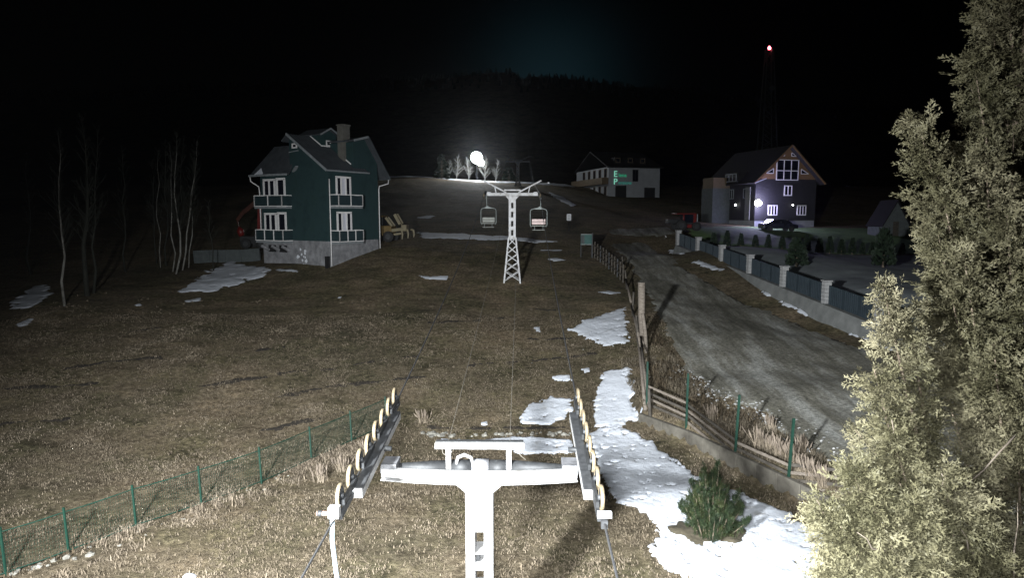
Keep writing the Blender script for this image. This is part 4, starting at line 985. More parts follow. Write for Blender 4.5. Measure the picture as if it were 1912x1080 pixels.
# windows and balconies
for zf in (2.12, 5.0):
    window(gh, 'offwhite', (0, 7.12, zf + .3), (0, -1, 0), (-1, 0, 0), 1.4, 2.0, 2, .17)
    window(gh, 'offwhite', (0, 5.64, zf + .1), (0, -1, 0), (-1, 0, 0), .95, 2.25, 1, .18, 'balcony_door')
    window(gh, 'offwhite', (1.64, 0, zf + .1), (1, 0, 0), (0, -1, 0), 1.5, 2.3, 3, .15, 'balcony_door', shutter=1)
    balcony(gh, (0, 6.15, zf), (0, -1, 0), (-1, 0, 0), 3.5, 1.0, .95, 2 if zf > 3 else 3)
    balcony(gh, (1.48, 0, zf), (1, 0, 0), (0, -1, 0), 2.65, 1.0, .95, 2 if zf > 3 else 3)
for k in range(3):
    MB().bar((-.75, 4.9 + k * 1.3, 1.7), (.0, 4.9 + k * 1.3, 1.3), .16, .2).build('balcony_bracket', 'block', gh)
MB().path([(.06, -.1, 7.2), (.06, -.1, .2)], .045, 8).build('downpipe', 'offwhite', gh, True)
MB().path([(6.75, -.3, 7.4), (6.72, -.28, 7.05), (5.75, -.12, 6.8), (5.72, -.1, 6.5), (5.72, -.1, 1.4)], .045, 8).build('downpipe', 'offwhite', gh, True)
MB().path([(-.62, 8.85, 7.6), (-.6, 8.8, 7.2), (-.1, 8.4, 6.75), (-.06, 8.38, 6.2), (-.06, 8.38, 2.4)], .045, 8).build('downpipe', 'offwhite', gh, True)
# low wall running left from the basement
rwall = thing('retaining_wall', 'low dark block wall running left from the green house', 'wall', (0, 0, 0))
prev = None
for px, h_ in ((362, 26), (392, 28), (422, 30), (452, 32), (486, 36)):
    p = at(px, 470 + (px - 362) * .12, 60); p.z = hz(p.x, p.y)
    if prev is not None: MB().bar(prev + Vector((0, 0, .35)), p + Vector((0, 0, .35)), .3, 1.5).build('wall_section', 'shedboard', rwall, bevel=.03)
    prev = p

# ---- dark log house on the right
R0 = at(1408, 424, 85.0); R0.z = hz(R0.x, R0.y)
lh = thing('log_house', 'dark log house with brown boarded gable and a bright lamp at its corner', 'house', R0, math.radians(15))
W_, L_ = 9.0, 11.0
MB().box(0, W_, 0, L_, .75, 6.0).build('wall', 'logwall', lh)
MB().box(.05, W_ - .05, .05, L_ - .05, -1.5, .748).build('plinth', 'render', lh)
MB().prism([(0, -.05, 6.0), (W_, -.05, 6.0), (W_ / 2, -.05, 10.0)], (0, L_, 0)).build('gable', 'gableboard', lh)
rf = slab(lh, [(-.7, -.8, 5.45), (-.7, L_ + .6, 5.45), (W_ / 2, L_ + .6, 10.22), (W_ / 2, -.8, 10.22)], .18, 'darkroof')
slab(lh, [(W_ + .7, -.8, 5.45), (W_ + .7, L_ + .6, 5.45), (W_ / 2, L_ + .6, 10.22), (W_ / 2, -.8, 10.22)], .18, 'darkroof')
for s in (0, 1):
    MB().bar((-.72 + s * (W_ + 1.44), -.83, 5.38), (W_ / 2, -.83, 10.16), .05, .22).build('barge_board', 'gableboard', rf)
MB().bar((-.72, -.84, 5.42), (.9, -.85, 6.0), .05, .1).build('snow_rim', 'snow', rf)
window(lh, 'offwhite', (4.5, -.05, 5.9), (1, 0, 0), (0, -1, 0), 3.2, 2.5, 3, .1, 'attic_window')
MB().bar((2.9, -.16, 7.05), (6.1, -.16, 7.05), .05, .09).build('transom', 'offwhite', lh)
for x, z, s in ((1.9, 6.7, 1), (7.1, 6.7, -1), (3.6, 8.9, 1), (5.4, 8.9, -1)):
    k = .55 if z < 8 else .38; pts = [(x - s * k, -.07, z), (x + s * k, -.07, z), (x + s * k, -.07, z + k * 1.1)]
    fr = MB()
    for i in range(3): fr.bar(pts[i], pts[(i + 1) % 3], .08, .06, (0, 1, 0))
    o = fr.build('triangle_window', 'offwhite', lh); MB().prism([(p[0], -.06, p[2]) for p in pts], (0, .02, 0)).build('pane', 'glass', o)
window(lh, 'offwhite', (4.75, 0, 3.95), (1, 0, 0), (0, -1, 0), 1.05, 1.2, 2, .12)
window(lh, 'offwhite', (2.6, 0, 1.45), (1, 0, 0), (0, -1, 0), 1.25, 1.2, 3, .12)
window(lh, 'offwhite', (6.9, 0, 1.45), (1, 0, 0), (0, -1, 0), 1.25, 1.2, 3, .12)
for y, z, w in ((2.0, 3.6, 1.0), (5.2, 3.6, .9)): window(lh, 'fascia', (0, y, z), (0, -1, 0), (-1, 0, 0), w, 1.2, 2, .1)
MB().box(-.12, -.003, 1.0, 2.0, .8, 5.0).build('stair_panel', 'concrete', lh)
ad_ = MB().box(-2.6, -.003, 5.6, 8.4, -1.2, 5.0).build('side_wing', 'shedboard', lh)
MB().box(-2.5, -.003, 5.7, 8.3, 5.002, 6.4).build('wing_cladding', 'brownbox', ad_)
dmr = MB().box(-.5, 1.5, 3.2, 6.2, 5.7, 7.0).build('dormer', 'darkroof', lh); window(lh, 'fascia', (-.5, 4.7, 5.85), (0, -1, 0), (-1, 0, 0), 2.4, .95, 3, .1, 'dormer_window')
# lamps on the log house
def bulb(par, loc, r, col, s, watts, lcol):
    me = bpy.data.meshes.new('lamp_glass'); import bmesh
    bm = bmesh.new(); bmesh.ops.create_uvsphere(bm, u_segments=12, v_segments=8, radius=r); bm.to_mesh(me); bm.free()
    o = finish(me, 'lamp_glass', emat('lit_lamp', col, s), par, True); o.location = loc
    MB().bar((loc[0], loc[1] + .05, loc[2] + r), (loc[0], loc[1] + .5, loc[2] + r + .1), .08).build('lamp_bracket', 'darksteel', par)
    if watts:
        l = bpy.data.lights.new('house_lamp_light', 'POINT'); l.energy = watts; l.color = lcol; l.shadow_soft_size = r * .9
        lo = bpy.data.objects.new('house_lamp_light', l); COL.objects.link(lo); m = Matrix.Translation(par.location) @ Matrix.Rotation(par.rotation_euler.z, 4, 'Z')
        lo.location = m @ Vector((loc[0] - .02, loc[1] - r - .35, loc[2] - .1))
    return o
bulb(lh, (.12, -.5, 2.95), .4, (.9, .9, 1.0), 90, 1800, (.52, .48, 1.0))
bulb(lh, (-.25, 3.9, 2.75), .1, (.95, 1, .95), 25, 0, None)
bulb(lh, (5.35, -.3, 2.7), .1, (1, 1, .95), 14, 0, None)

# ---- white guest house up the slope
W0 = at(1136, 365, 120.0); W0.z = hz(W0.x, W0.y)
wh = thing('guest_house', 'white two storey guest house with green lettering on its front', 'house', (W0.x, W0.y, W0.z), math.radians(14))
MB().box(0, 9.9, 0, 17, -1.2, 5.2).build('wall', 'render', wh)
slab(wh, [(-.4, -.5, 5.2), (10.3, -.5, 5.2), (10.3, 8.5, 8.6), (-.4, 8.5, 8.6)], .2, 'darkroof'); slab(wh, [(-.4, 17.5, 5.2), (10.3, 17.5, 5.2), (10.3, 8.5, 8.6), (-.4, 8.5, 8.6)], .2, 'darkroof')
for x in (2.2, 4.6, 7.0):
    o = MB().box(x - .6, x + .6, 1.2, 3.4, 5.8, 7.0).build('roof_dormer', 'darkroof', wh); window(wh, 'brownbox', (x, 1.2, 6.1), (1, 0, 0), (0, -1, 0), .8, .7, 1, .1, 'dormer_window')
window(wh, 'darksteel', (5.1, 0, 2.7), (1, 0, 0), (0, -1, 0), 1.0, 2.0, 2, .1)
MB().box(1.3, 3.4, -.04, .0, -.3, 1.9).build('garage_door', 'black', wh); MB().box(6.9, 9.0, -.04, .0, -.6, 1.6).build('garage_door', 'black', wh)
MB().box(-1.2, -.003, .2, 16.8, 2.15, 3.3).build('balcony', 'brownbox', wh)
for y in (1.5, 4.2, 7, 9.8, 12.6): window(wh, 'brownbox', (0, y, 3.4), (0, -1, 0), (-1, 0, 0), 1.1, 1.5, 1, .1); window(wh, 'brownbox', (0, y, .2), (0, -1, 0), (-1, 0, 0), 1.0, 1.6, 1, .1)
def text_mesh(body, size, loc, mat, parent, name):
    cu = bpy.data.curves.new('lettering_curve', 'FONT'); cu.body = body; cu.size = size; cu.extrude = .03
    tmp = bpy.data.objects.new('lettering_tmp', cu); COL.objects.link(tmp)
    dg = bpy.context.evaluated_depsgraph_get(); me = bpy.data.meshes.new_from_object(tmp.evaluated_get(dg)); bpy.data.objects.remove(tmp)
    me.materials.clear(); o = finish(me, name, mat, parent); o.location = loc; o.rotation_euler = (math.pi / 2, 0, 0); return o
gl1 = emat('lit_green_letters', (.03, .5, .26), .45); gl2 = emat('lit_teal_letters', (.05, .45, .36), .28); gl3 = emat('lit_pale_letters', (.3, .9, .65), .6)
text_mesh('E', 1.5, (.9, -.06, 3.45), gl3, wh, 'lettering'); text_mesh('lena', .95, (1.85, -.06, 3.45), gl1, wh, 'lettering')
text_mesh('P', 1.5, (.9, -.06, 2.1), gl3, wh, 'lettering'); text_mesh('ensiune', .85, (1.8, -.06, 2.15), gl2, wh, 'lettering')

# ---- pale garden shed
sp_ = at(1671, 446, 76); sp_.z = hz(sp_.x, sp_.y)
sh = thing('garden_shed', 'pale grey gabled shed standing in the dark beyond the hedge', 'shed', sp_, math.radians(8))
k_ = 76 / F
MB().prism([(-27 * k_, 0, -.5), (27 * k_, 0, -.5), (27 * k_, 0, 22 * k_), (0, 0, 66 * k_), (-27 * k_, 0, 22 * k_)], (0, 2.5, 0)).build('wall', 'paleshed', sh)
for s in (-1, 1): slab(sh, [(s * 30 * k_, -.2, 19 * k_), (s * 30 * k_, 2.7, 19 * k_), (0, 2.7, 68 * k_), (0, -.2, 68 * k_)], .08, 'darkroof')
for k in range(9): MB().box((-25 + k * 6) * k_, (-25 + k * 6 + .7) * k_, -.02, -.002, -.3, (22 + 44 * (1 - abs(-25 + k * 6) / 27)) * k_ - .1).build('batten', 'paleshed', sh)
MB().box(-.35, .35, -.05, -.021, 0, 1.7).build('door', 'wooddark', sh)

# ---- telecom tower with red beacon
tw = at(1434, 265, 160.0); tw.z = hz(tw.x, tw.y); ttop = at(1428, 92, 160.0).z - tw.z
tt = thing('telecom_tower', 'unlit lattice telecom tower with a red beacon on top', 'tower', tw)
for sx in (-1, 1):
    for sy in (-1, 1): MB().bar((sx * 2.2, sy * 2.2, -.5), (sx * .7 - .6, sy * .7, ttop), .22).build('leg', 'tower', tt)
for f_ in range(14):
    z0_, z1_ = ttop * f_ / 14, ttop * (f_ + 1) / 14; w0 = 2.2 - 1.5 * f_ / 14; w1 = 2.2 - 1.5 * (f_ + 1) / 14; o0, o1 = -.6 * f_ / 14, -.6 * (f_ + 1) / 14
    for sy in (-1, 1): MB().bar((-w0 + o0, sy * w0, z0_), (w1 + o1, sy * w1, z1_), .1).build('brace', 'tower', tt); MB().bar((w0 + o0, sy * w0, z0_), (-w1 + o1, sy * w1, z1_), .1).build('brace', 'tower', tt)
for k in range(4):
    a = k * math.pi / 2 + .4; MB().bar((-.6 + math.cos(a) * 1.1, math.sin(a) * 1.1, ttop - 2.6), (-.6 + math.cos(a) * 1.1, math.sin(a) * 1.1, ttop - .4), .35, .2).build('panel_antenna', 'tower', tt)
MB().tube((-.2, -1.3, ttop * .72), (-.2, -1.7, ttop * .72), .6, n=14).build('dish', 'tower', tt)
bm_ = MB().path([(-.6, 0, ttop), (-.6, 0, ttop + .35), (-.6, 0, ttop + .75)], [.3, .36, .1], 10).build('beacon', emat('red_beacon', (1, .12, .16), 22), tt)
bm2 = bpy.data.lights.new('beacon_light', 'POINT'); bm2.energy = 14; bm2.color = (1, .08, .08); bm2.shadow_soft_size = .4
bo = bpy.data.objects.new('beacon_light', bm2); COL.objects.link(bo); bo.location = tw + Vector((-.6, -.9, ttop + .5))

# ---- ski slope floodlight
sl_ = at(890, 336, 133.0); sl_.z = hz(sl_.x, sl_.y); lz = at(890, 297, 133.0).z - sl_.z
sk = thing('ski_floodlight', 'blazing white floodlight bank on a pole at the crest of the slope', 'floodlight', sl_)
MB().path([(0, .42, -.3), (0, .42, lz + 1.1)], [.14, .09], 10).build('pole', 'darksteel', sk, True)
lens = emat('ski_lamp_lens', (.95, .98, 1.0), 300)
for (hx_, hz_, hr_) in ((.0, .25, 1.05), (.85, -.75, .6)):
    c = Vector((hx_, 0, lz + hz_)); hh = MB().path([(c.x, .02, c.z), (c.x, .16, c.z), (c.x, .28, c.z)], [hr_, hr_ * .8, hr_ * .4], 14).build('lamp_housing', 'darksteel', sk, True)
    MB().path([(c.x, .0, c.z), (c.x, -.14, c.z), (c.x, -.24, c.z), (c.x, -.3, c.z)], [hr_, hr_ * .9, hr_ * .6, hr_ * .1], 24).build('lamp_lens', lens, hh, True)
for z in (-.9, -.2, .55): MB().bar((-1.0, .3, lz + z), (1.2, .3, lz + z), .07).build('crossarm', 'darksteel', sk)
pl_ = bpy.data.lights.new('ski_floodlight_glow', 'POINT'); pl_.energy = 1100; pl_.color = (.95, .98, 1.0); pl_.shadow_soft_size = .5
po_ = bpy.data.objects.new('ski_floodlight_glow', pl_); COL.objects.link(po_); po_.location = sl_ + Vector((.1, 1.0, lz))

# ================================================================== VEHICLES
def wheel(par, x, y, z, r, w, ax='x'):
    d = Vector((w / 2, 0, 0)) if ax == 'x' else Vector((0, w / 2, 0)); c = Vector((x, y, z))
    o = MB().path([c - d, c - d * .8, c + d * .8, c + d], [r * .9, r, r, r * .9], 18).build('wheel', 'tyre', par, True); MB().tube(c - d * 1.04, c + d * 1.04, r * .5, n=12).build('rim', 'greysteel', o); return o
# yellow loader beside the green house
ly = at(738, 448, 62.0); ly.z = hz(ly.x, ly.y)
ld = thing('loader', 'yellow wheeled loader with a toothed fork beside the green house', 'loader', ly, math.radians(-8))
MB().box(-1.5, -.2, -.5, .9, .55, 1.5).build('body', 'yellow', ld, bevel=.06)
MB().box(-1.9, -1.0, -.35, .8, 1.5, 2.3).build('cab', 'darksteel', ld, bevel=.06); MB().box(-1.95, -.95, -.4, .85, 2.3, 2.42).build('cab_roof', 'yellow', ld)
for x in (-1.55, -.45): wheel(ld, x, -.6, .5, .5, .35, 'y'); wheel(ld, x, 1.0, .5, .5, .35, 'y')
for y in (-.35, .35):
    MB().bar((-.75, y, 2.25), (-.15, y, 1.45), .13, .22).build('lift_arm', 'yellowpale', ld); MB().bar((.1, y, 2.55), (.6, y, 1.65), .15, .28).build('bucket_cylinder', 'yellowpale', ld)
MB().bar((-.3, 0, 1.05), (.9, 0, 1.2), .9, .3).build('boom', 'yellowpale', ld, bevel=.03); MB().bar((-.3, 0, .65), (.8, 0, .8), .8, .18).build('lower_boom', 'yellowpale', ld)
for k in range(3):
    x = .75 + k * .55; MB().path([(x - .25, -.3, 1.15), (x, -.35, 1.1), (x + .08, -.4, .75), (x + .05, -.45, .25 + .1 * k)], [.1, .12, .1, .05], 6).build('tooth', 'yellowpale', ld)
MB().box(.7, 1.2, -.4, .4, 1.0, 1.6).build('coupling', 'yellowpale', ld, bevel=.05)
# red and orange timber crane left of the green house
cy = at(478, 470, 66.0); cy.z = hz(cy.x, cy.y)
cr = thing('timber_crane', 'orange folding crane arm with a red grapple left of the green house', 'crane', cy)
A = lambda px, py: at(px, py, 66.0) - cy
MB().box(-1.2, 1.6, -.8, .8, .5, 1.2).build('base', 'darksteel', cr); wheel(cr, -.6, -.9, .5, .5, .3, 'y'); wheel(cr, .9, -.9, .5, .5, .3, 'y'); wheel(cr, -.6, .9, .5, .5, .3, 'y'); wheel(cr, .9, .9, .5, .5, .3, 'y')
MB().bar(Vector((.4, 0, 1.0)), A(486, 372), .35).build('mast', 'red', cr); MB().bar(A(486, 371), A(456, 396), .3, .42).build('boom', 'orange', cr, bevel=.04); MB().bar(A(457, 393), A(443, 412), .26, .34).build('boom_tip', 'orange', cr, bevel=.03)
MB().path([A(443, 411), A(446, 424)], .06, 6).build('link', 'orange', cr)
MB().path([A(446, 424), A(449, 431), A(450, 438), A(448, 443)], [.12, .36, .32, .06], 8).build('grapple', 'red', cr, True)
# red tractor at the end of the garden
rx = at(1280, 429, 74.0); rx.z = hz(rx.x, rx.y)
rt = thing('tractor', 'red tractor parked in the dark at the far end of the garden fence', 'tractor', rx, math.radians(6))
MB().box(-1.2, 1.0, -.4, .5, .5, .8).build('chassis', 'darksteel', rt)
for x0, x1 in ((-.45, -.33), (.72, 1.02)): MB().box(x0, x1, -.45, -.3, .6, 1.72).build('cab_pillar', 'red', rt)
MB().box(-1.2, 1.05, -.5, 1.2, 1.722, 1.84).build('cab_roof', 'red', rt, bevel=.04); MB().box(-.3, .7, -.36, .9, .82, 1.7).build('cab_glass', 'glass', rt)
MB().box(-.6, 1.35, -.62, -.46, .25, .62).build('fender', 'red', rt, bevel=.04); MB().box(.62, 1.1, -.5, .4, .4, .7).build('side_panel', 'red', rt)
MB().tube((1.2, -.3, .8), (1.2, -.3, 1.75), .06, n=8).build('exhaust', 'fascia', rt)
wheel(rt, -.75, -.7, .5, .62, .35, 'y'); wheel(rt, .95, -.75, .4, .5, .3, 'y'); wheel(rt, -.75, .9, .5, .62, .35, 'y'); wheel(rt, .95, .9, .4, .5, .3, 'y')
MB().box(-2.1, -.62, -.3, .7, .7, 1.2).build('bonnet', 'darksteel', rt, bevel=.08)
# dark car before the log house
cx_ = at(1452, 434, 79.5); cx_.z = hz(cx_.x, cx_.y)
car = thing('car', 'dark parked car before the plinth of the log house', 'car', cx_, math.radians(4))
prof = [(-2.1, .35), (2.1, .35), (2.15, .75), (1.4, .92), (.75, 1.38), (-.9, 1.42), (-1.6, 1.0), (-2.1, .9)]
MB().prism([(x, -.8, z) for x, z in prof], (0, 1.6, 0)).build('body', 'carpaint', car, bevel=.07)
for x0, x1, x2, x3 in ((-.85, -.05, -.05, -1.35), (.02, .7, 1.2, .02)): MB().prism([(x3, -.81, .95), (x2, -.81, .95), (x1, -.81, 1.32), (x0, -.81, 1.32)], (0, .02, 0)).build('side_window', 'glass', car)
for x in (-1.3, 1.3): wheel(car, x, -.75, .33, .33, .2, 'y'); wheel(car, x, .75, .33, .33, .2, 'y')
MB().prism([(.8, -.7, 1.36), (1.38, -.74, .95), (1.38, .74, .95), (.8, .7, 1.36)], (.03, 0, .02)).build('windscreen', 'glass', car)

# ================================================================== TREES
def spray_templates(n, L, leaf, m, wid=.3, feather=False):
    """flat fans of scale-leaf twigs, leaflets as rhombs; feather: two leaflets along every side twig"""
    out = []
    for _ in range(n):
        vs = []
        def rh(p, a, l, w, zz):
            d = np.array([math.sin(a), math.cos(a)]); s = np.array([d[1], -d[0]]) * w
            for q_ in (p, p + d * l * .45 + s, p + d * l, p + d * l * .45 - s): vs.append((q_[0], q_[1], zz + rng.normal(0, L * .02)))
            return p + d * l
        for k in range(m):
            t = (k + .5) / m; side = -1 if k % 2 else 1
            if k == m - 1: side = 0
            p = np.array([rng.normal(0, L * .02), t * L * .8]); a = side * rng.uniform(.35, .8); l = leaf * (1.25 - .55 * abs(t - .4)) * rng.uniform(.75, 1.25)
            w = l * rng.uniform(wid * .8, wid * 1.2); zz = rng.normal(0, L * .06)
            e = rh(p, a, l, w, zz)
            if feather:
                rh(p + (e - p) * .55, a + rng.uniform(.35, .8), l * .7, w * .8, zz); rh(p + (e - p) * .45, a - rng.uniform(.35, .8), l * .7, w * .8, zz)
        out.append(vs)
    return np.array(out)
def crown(name, pos, dirs, size, mat, parent, tmpl):
    """instance spray templates (numpy) at pos, long axis dirs"""
    n = len(pos); T = tmpl[rng.integers(0, len(tmpl), n)]
    d = dirs / (np.linalg.norm(dirs, axis=1, keepdims=True) + 1e-9)
    r = rng.normal(0, 1, (n, 3)); s = np.cross(d, r); s /= np.linalg.norm(s, axis=1, keepdims=True) + 1e-9
    nn = np.cross(s, d)
    sc = size[:, None, None]
    V = pos[:, None, :] + sc * (T[:, :, 0:1] * s[:, None, :] + T[:, :, 1:2] * d[:, None, :] + T[:, :, 2:3] * nn[:, None, :])
    q = np.arange(n * T.shape[1]).reshape(-1, 4)
    return np_mesh(name, V.reshape(-1, 3), q, mat, parent)
def plume_points(base, tip, r, n, per=8, jit=.07, droop=-.25):
    """flame shaped tuft: clustered spray points on/in a plume and outward-upward directions"""
    base, tip = np.array(base), np.array(tip); ax = tip - base; L = np.linalg.norm(ax); ax = ax / L
    u = np.cross(ax, [0, 0, 1.0])
    if np.linalg.norm(u) < 1e-3: u = np.array([1.0, 0, 0])
    u /= np.linalg.norm(u); v = np.cross(ax, u); m = max(4, n // per)
    t = rng.beta(1.25, 1.05, m); a = rng.uniform(0, 2 * np.pi, m)
    prof = np.clip(np.sin(np.pi * np.clip(t, 0, 1) ** .8) * .9 + .12 * (1 - t), 0.02, 1) * (1 - .25 * t)
    rr = r * prof * np.sqrt(rng.uniform(.12, 1.15, m)) * (1 + .35 * np.sin(a * 3 + t * 9))
    rad = np.cos(a)[:, None] * u + np.sin(a)[:, None] * v
    bend = (np.sin(t * 3.1)[:, None]) * rng.normal(0, r * .15, 3)
    pos = base + ax * (t * L)[:, None] + rad * rr[:, None] + bend
    d = rad * rng.uniform(.5, 1.1, (m, 1)) + ax * rng.uniform(.2, 1.0, (m, 1)) + np.array([0, 0, .05])
    pos = np.repeat(pos, per, 0) + rng.normal(0, jit, (m * per, 3)); d = np.repeat(d, per, 0) + rng.normal(0, .36, (m * per, 3)) + np.array([0, 0, droop])
    return pos, d

# ---- tall thuja at the right edge
TX, TY = 6.95, 9.3; TZ = hz(TX, TY)
th = thing('thuja_tree', 'tall pale green thuja tree filling the right edge of the picture', 'tree', (0, 0, 0))
MB().path([(TX, TY, TZ - .3), (TX + .05, TY, 4), (TX - .05, TY, 8), (TX, TY, 13)], [.28, .2, .12, .03], 10).build('trunk', 'bark', th, True)
PL = [  # tip px,py,Y ; base px,py,Y ; radius ; density
 ((1712, 226, 8.7), (1820, 560, 9.0), .26, 1.0), ((1752, 330, 8.6), (1825, 640, 9.0), .36, 1), ((1752, 440, 8.5), (1815, 720, 8.9), .36, 1),
 ((1818, 110, 9.1), (1868, 420, 9.3), .32, .9), ((1848, 20, 9.3), (1895, 320, 9.3), .36, .9), ((1872, -120, 9.3), (1905, 240, 9.3), .38, .9), ((1840, 285, 8.5), (1860, 620, 8.9), .42, 1),
 ((1648, 532, 7.8), (1722, 860, 8.3), .2, 1.15), ((1694, 580, 8.3), (1740, 860, 8.6), .15, .9), ((1632, 690, 7.7), (1700, 960, 8.1), .28, 1),
 ((1778, 560, 8.3), (1835, 820, 8.7), .34, 1), ((1800, 480, 8.1), (1850, 800, 8.6), .4, 1), ((1880, 400, 8.2), (1900, 740, 8.6), .45, 1), ((1855, 640, 7.9), (1880, 900, 8.4), .4, 1),
 ((1662, 800, 7.3), (1740, 1060, 7.9), .36, 1.2), ((1590, 880, 7.1), (1710, 1130, 7.7), .38, 1.2), ((1530, 950, 7.0), (1690, 1130, 7.5), .34, 1.15), ((1570, 985, 6.8), (1700, 1200, 7.4), .42, 1.2),
 ((1640, 960, 6.8), (1740, 1200, 7.4), .42, 1.2), ((1705, 930, 6.9), (1780, 1180, 7.6), .42, 1.2), ((1765, 890, 7.0), (1800, 1160, 7.7), .36, 1.1), ((1560, 1060, 6.7), (1690, 1290, 7.3), .45, 1.2), ((1640, 1060, 6.6), (1740, 1300, 7.3), .45, 1.2), ((1740, 1030, 6.7), (1800, 1290, 7.4), .42, 1.1),
 ((1850, 960, 7.6), (1880, 1200, 8.0), .4, 1), ((1900, 820, 7.8), (1910, 1080, 8.2), .42, 1), ((1822, 700, 8.2), (1860, 960, 8.7), .28, .8), ((1910, 560, 8.0), (1925, 860, 8.5), .45, 1)]
pos, dirs = [], []
br = MB()
for (tp, bp0, r, den) in PL:
    b_, t_ = at(*bp0), at(*tp); L0 = (t_ - b_).length
    p, d = plume_points(b_, t_, r, int(600 * den * (L0 / 2.0) * (r / .4)) + 60); pos.append(p); dirs.append(d)
    m = b_.lerp(t_, .5) + Vector((.05, .05, -.1)); tr = Vector((TX, TY, b_.z - .6))
    br.path([tr, b_, m, t_], [.05, .035, .018, .004], 6)
Rz = lambda z: float(np.interp(z, [0, 1, 5, 6.2, 7.6, 9, 10, 11, 12, 14], [2.2, 2.6, 2.4, 1.7, 1.1, 1.05, .95, .75, .6, .1]))
for k in range(52):
    z = RND.uniform(.6, 13.0); a = RND.uniform(0, 2 * math.pi); R_ = Rz(z) * RND.uniform(.55, .85)
    b_ = Vector((TX + math.cos(a) * R_ * .35, TY + math.sin(a) * R_ * .35, TZ + z - .8)); t_ = Vector((TX + math.cos(a) * R_, TY + math.sin(a) * R_, TZ + z + .55))
    p, d = plume_points(b_, t_, .42, 150 if math.sin(a) < .5 else 100); pos.append(p); dirs.append(d); br.path([Vector((TX, TY, b_.z - .4)), b_, t_], [.04, .028, .004], 5)
pos, dirs = np.concatenate(pos), np.concatenate(dirs)
br.build('branches', 'bark', th, True)
TT = spray_templates(24, .2, .046, 8, .13, True)
crown('crown', pos, dirs, rng.uniform(.7, 1.35, len(pos)), 'thuja', th, TT)
for (x0, y0, x1, y1, Y) in ((1600, 995, 1660, 1035, 6.55), (1525, 935, 1535, 960, 6.9), (1665, 785, 1668, 850, 7.1), (1782, 925, 1895, 815, 7.2), (1758, 885, 1765, 915, 6.9), (1795, 990, 1825, 1045, 6.9), (1900, 940, 1893, 1090, 7.0)):
    a, b = at(x0, y0, Y), at(x1, y1, Y + .3); MB().path([a, a.lerp(b, .25) + Vector((.03, .02, -.02)), a.lerp(b, .5) + Vector((-.01, 0, -.06)), a.lerp(b, .75) + Vector((.02, .03, -.03)), b], [.003, .006, .009, .011, .014], 5).build('bare_twig', 'twig', th, True)

# ---- juniper bush on the snow
gb = gnd(1338, 1022); gb.y += .5; gb.z = hz(gb.x, gb.y)
bu = thing('juniper_bush', 'dark green upright juniper bush standing in the snow', 'bush', gb)
pos, dirs = [], []; st = MB()
for k in range(50):
    a = RND.uniform(0, 2 * math.pi); q_ = RND.random() ** .6; sp = q_ * .98; hh = 2.0 * (1 - .6 * q_ ** 1.6) * RND.uniform(.65, 1.1)
    b_ = Vector((math.cos(a) * sp * .45, math.sin(a) * sp * .45, .02)); t_ = Vector((math.cos(a) * sp, math.sin(a) * sp, hh))
    p, d = plume_points(b_, t_, .12, 130, 6, .03, .2); p[:, 2] = np.maximum(p[:, 2], .02); d[:, 2] += 1.5; pos.append(p); dirs.append(d); st.path([b_, b_.lerp(t_, .6), t_], [.018, .01, .003], 5)
st.build('stems', 'bark', bu)
BT = spray_templates(14, .17, .05, 7, .11, True)
crown('crown', np.concatenate(pos), np.concatenate(dirs), rng.uniform(.6, 1.2, sum(len(p) for p in pos)), 'bush', bu, BT)
soil_ring = [(gb.x + math.cos(t) * (.98 + .3 * math.sin(3 * t)), gb.y + .1 + math.sin(t) * (.75 + .2 * math.cos(2 * t))) for t in np.linspace(0, 2 * math.pi, 18)[:-1]]
tag(patch('thawed_soil', soil_ring, pmat('thawed_turf', [(.035, .03, .019), (.085, .072, .048)], 5, .95, .6, world_co=True, bdist=.05), cell=.06, thick=.05, rag=.22, base=.075, seed=301, edge=.3), kind='structure')

# ---- row of little conifers along the lawn
ct = spray_templates(6, .16, .09, 5); n = 420; t = rng.uniform(0, 1, n) ** 1.3; a = rng.uniform(0, 2 * np.pi, n); rr = .26 * (1 - t) ** .7 + .03
cpos = np.stack([np.cos(a) * rr, np.sin(a) * rr, .08 + t * 1.28], 1); cdir = np.stack([np.cos(a) * .6, np.sin(a) * .6, np.ones(n)], 1)
hx = [1332, 1357, 1383, 1410, 1434, 1460, 1485, 1506, 1530, 1549, 1571, 1591, 1610, 1629, 1647, 1666, 1684]
first = None
for k, px in enumerate(hx):
    p = at(px, 462 + 12 * (px - 1332) / 334, 66.4); p.z = hz(p.x, p.y) - .02
    lab = 'small dark cone conifer on the lawn edge, %s from the road end' % ('first second third fourth fifth sixth seventh eighth ninth tenth eleventh twelfth thirteenth fourteenth fifteenth sixteenth seventeenth'.split()[k])
    if first is None:
        first = thing('hedge_conifer', lab, 'conifer', p, 0, 'row of small conifers along the lawn')
        crown('crown', cpos, cdir, rng.uniform(.8, 1.3, n), 'conifer', first, ct); MB().tube((0, 0, -.1), (0, 0, .5), .04, n=6).build('trunk', 'bark', first)
    else:
        c = copy_tree(first); c.location = p; c['label'] = lab; s = RND.uniform(.8, 1.12); c.scale = (s, s, s * RND.uniform(.9, 1.1)); c.rotation_euler.z = RND.uniform(0, 6)
for px, py, h_, lab in ((1487, 498, 1.9, 'dark shrub behind the middle of the garden fence'), (1648, 510, 2.6, 'dark shrub behind the near garden fence')):
    p = at(px, py, 52); p.z = hz(p.x, p.y); c = copy_tree(first); c.name = 'garden_shrub'; c.location = p; c['label'] = lab; c['category'] = 'shrub'; c['group'] = 'shrubs on the garden slope'; c.scale = (2.2, 2.2, h_ * .8)

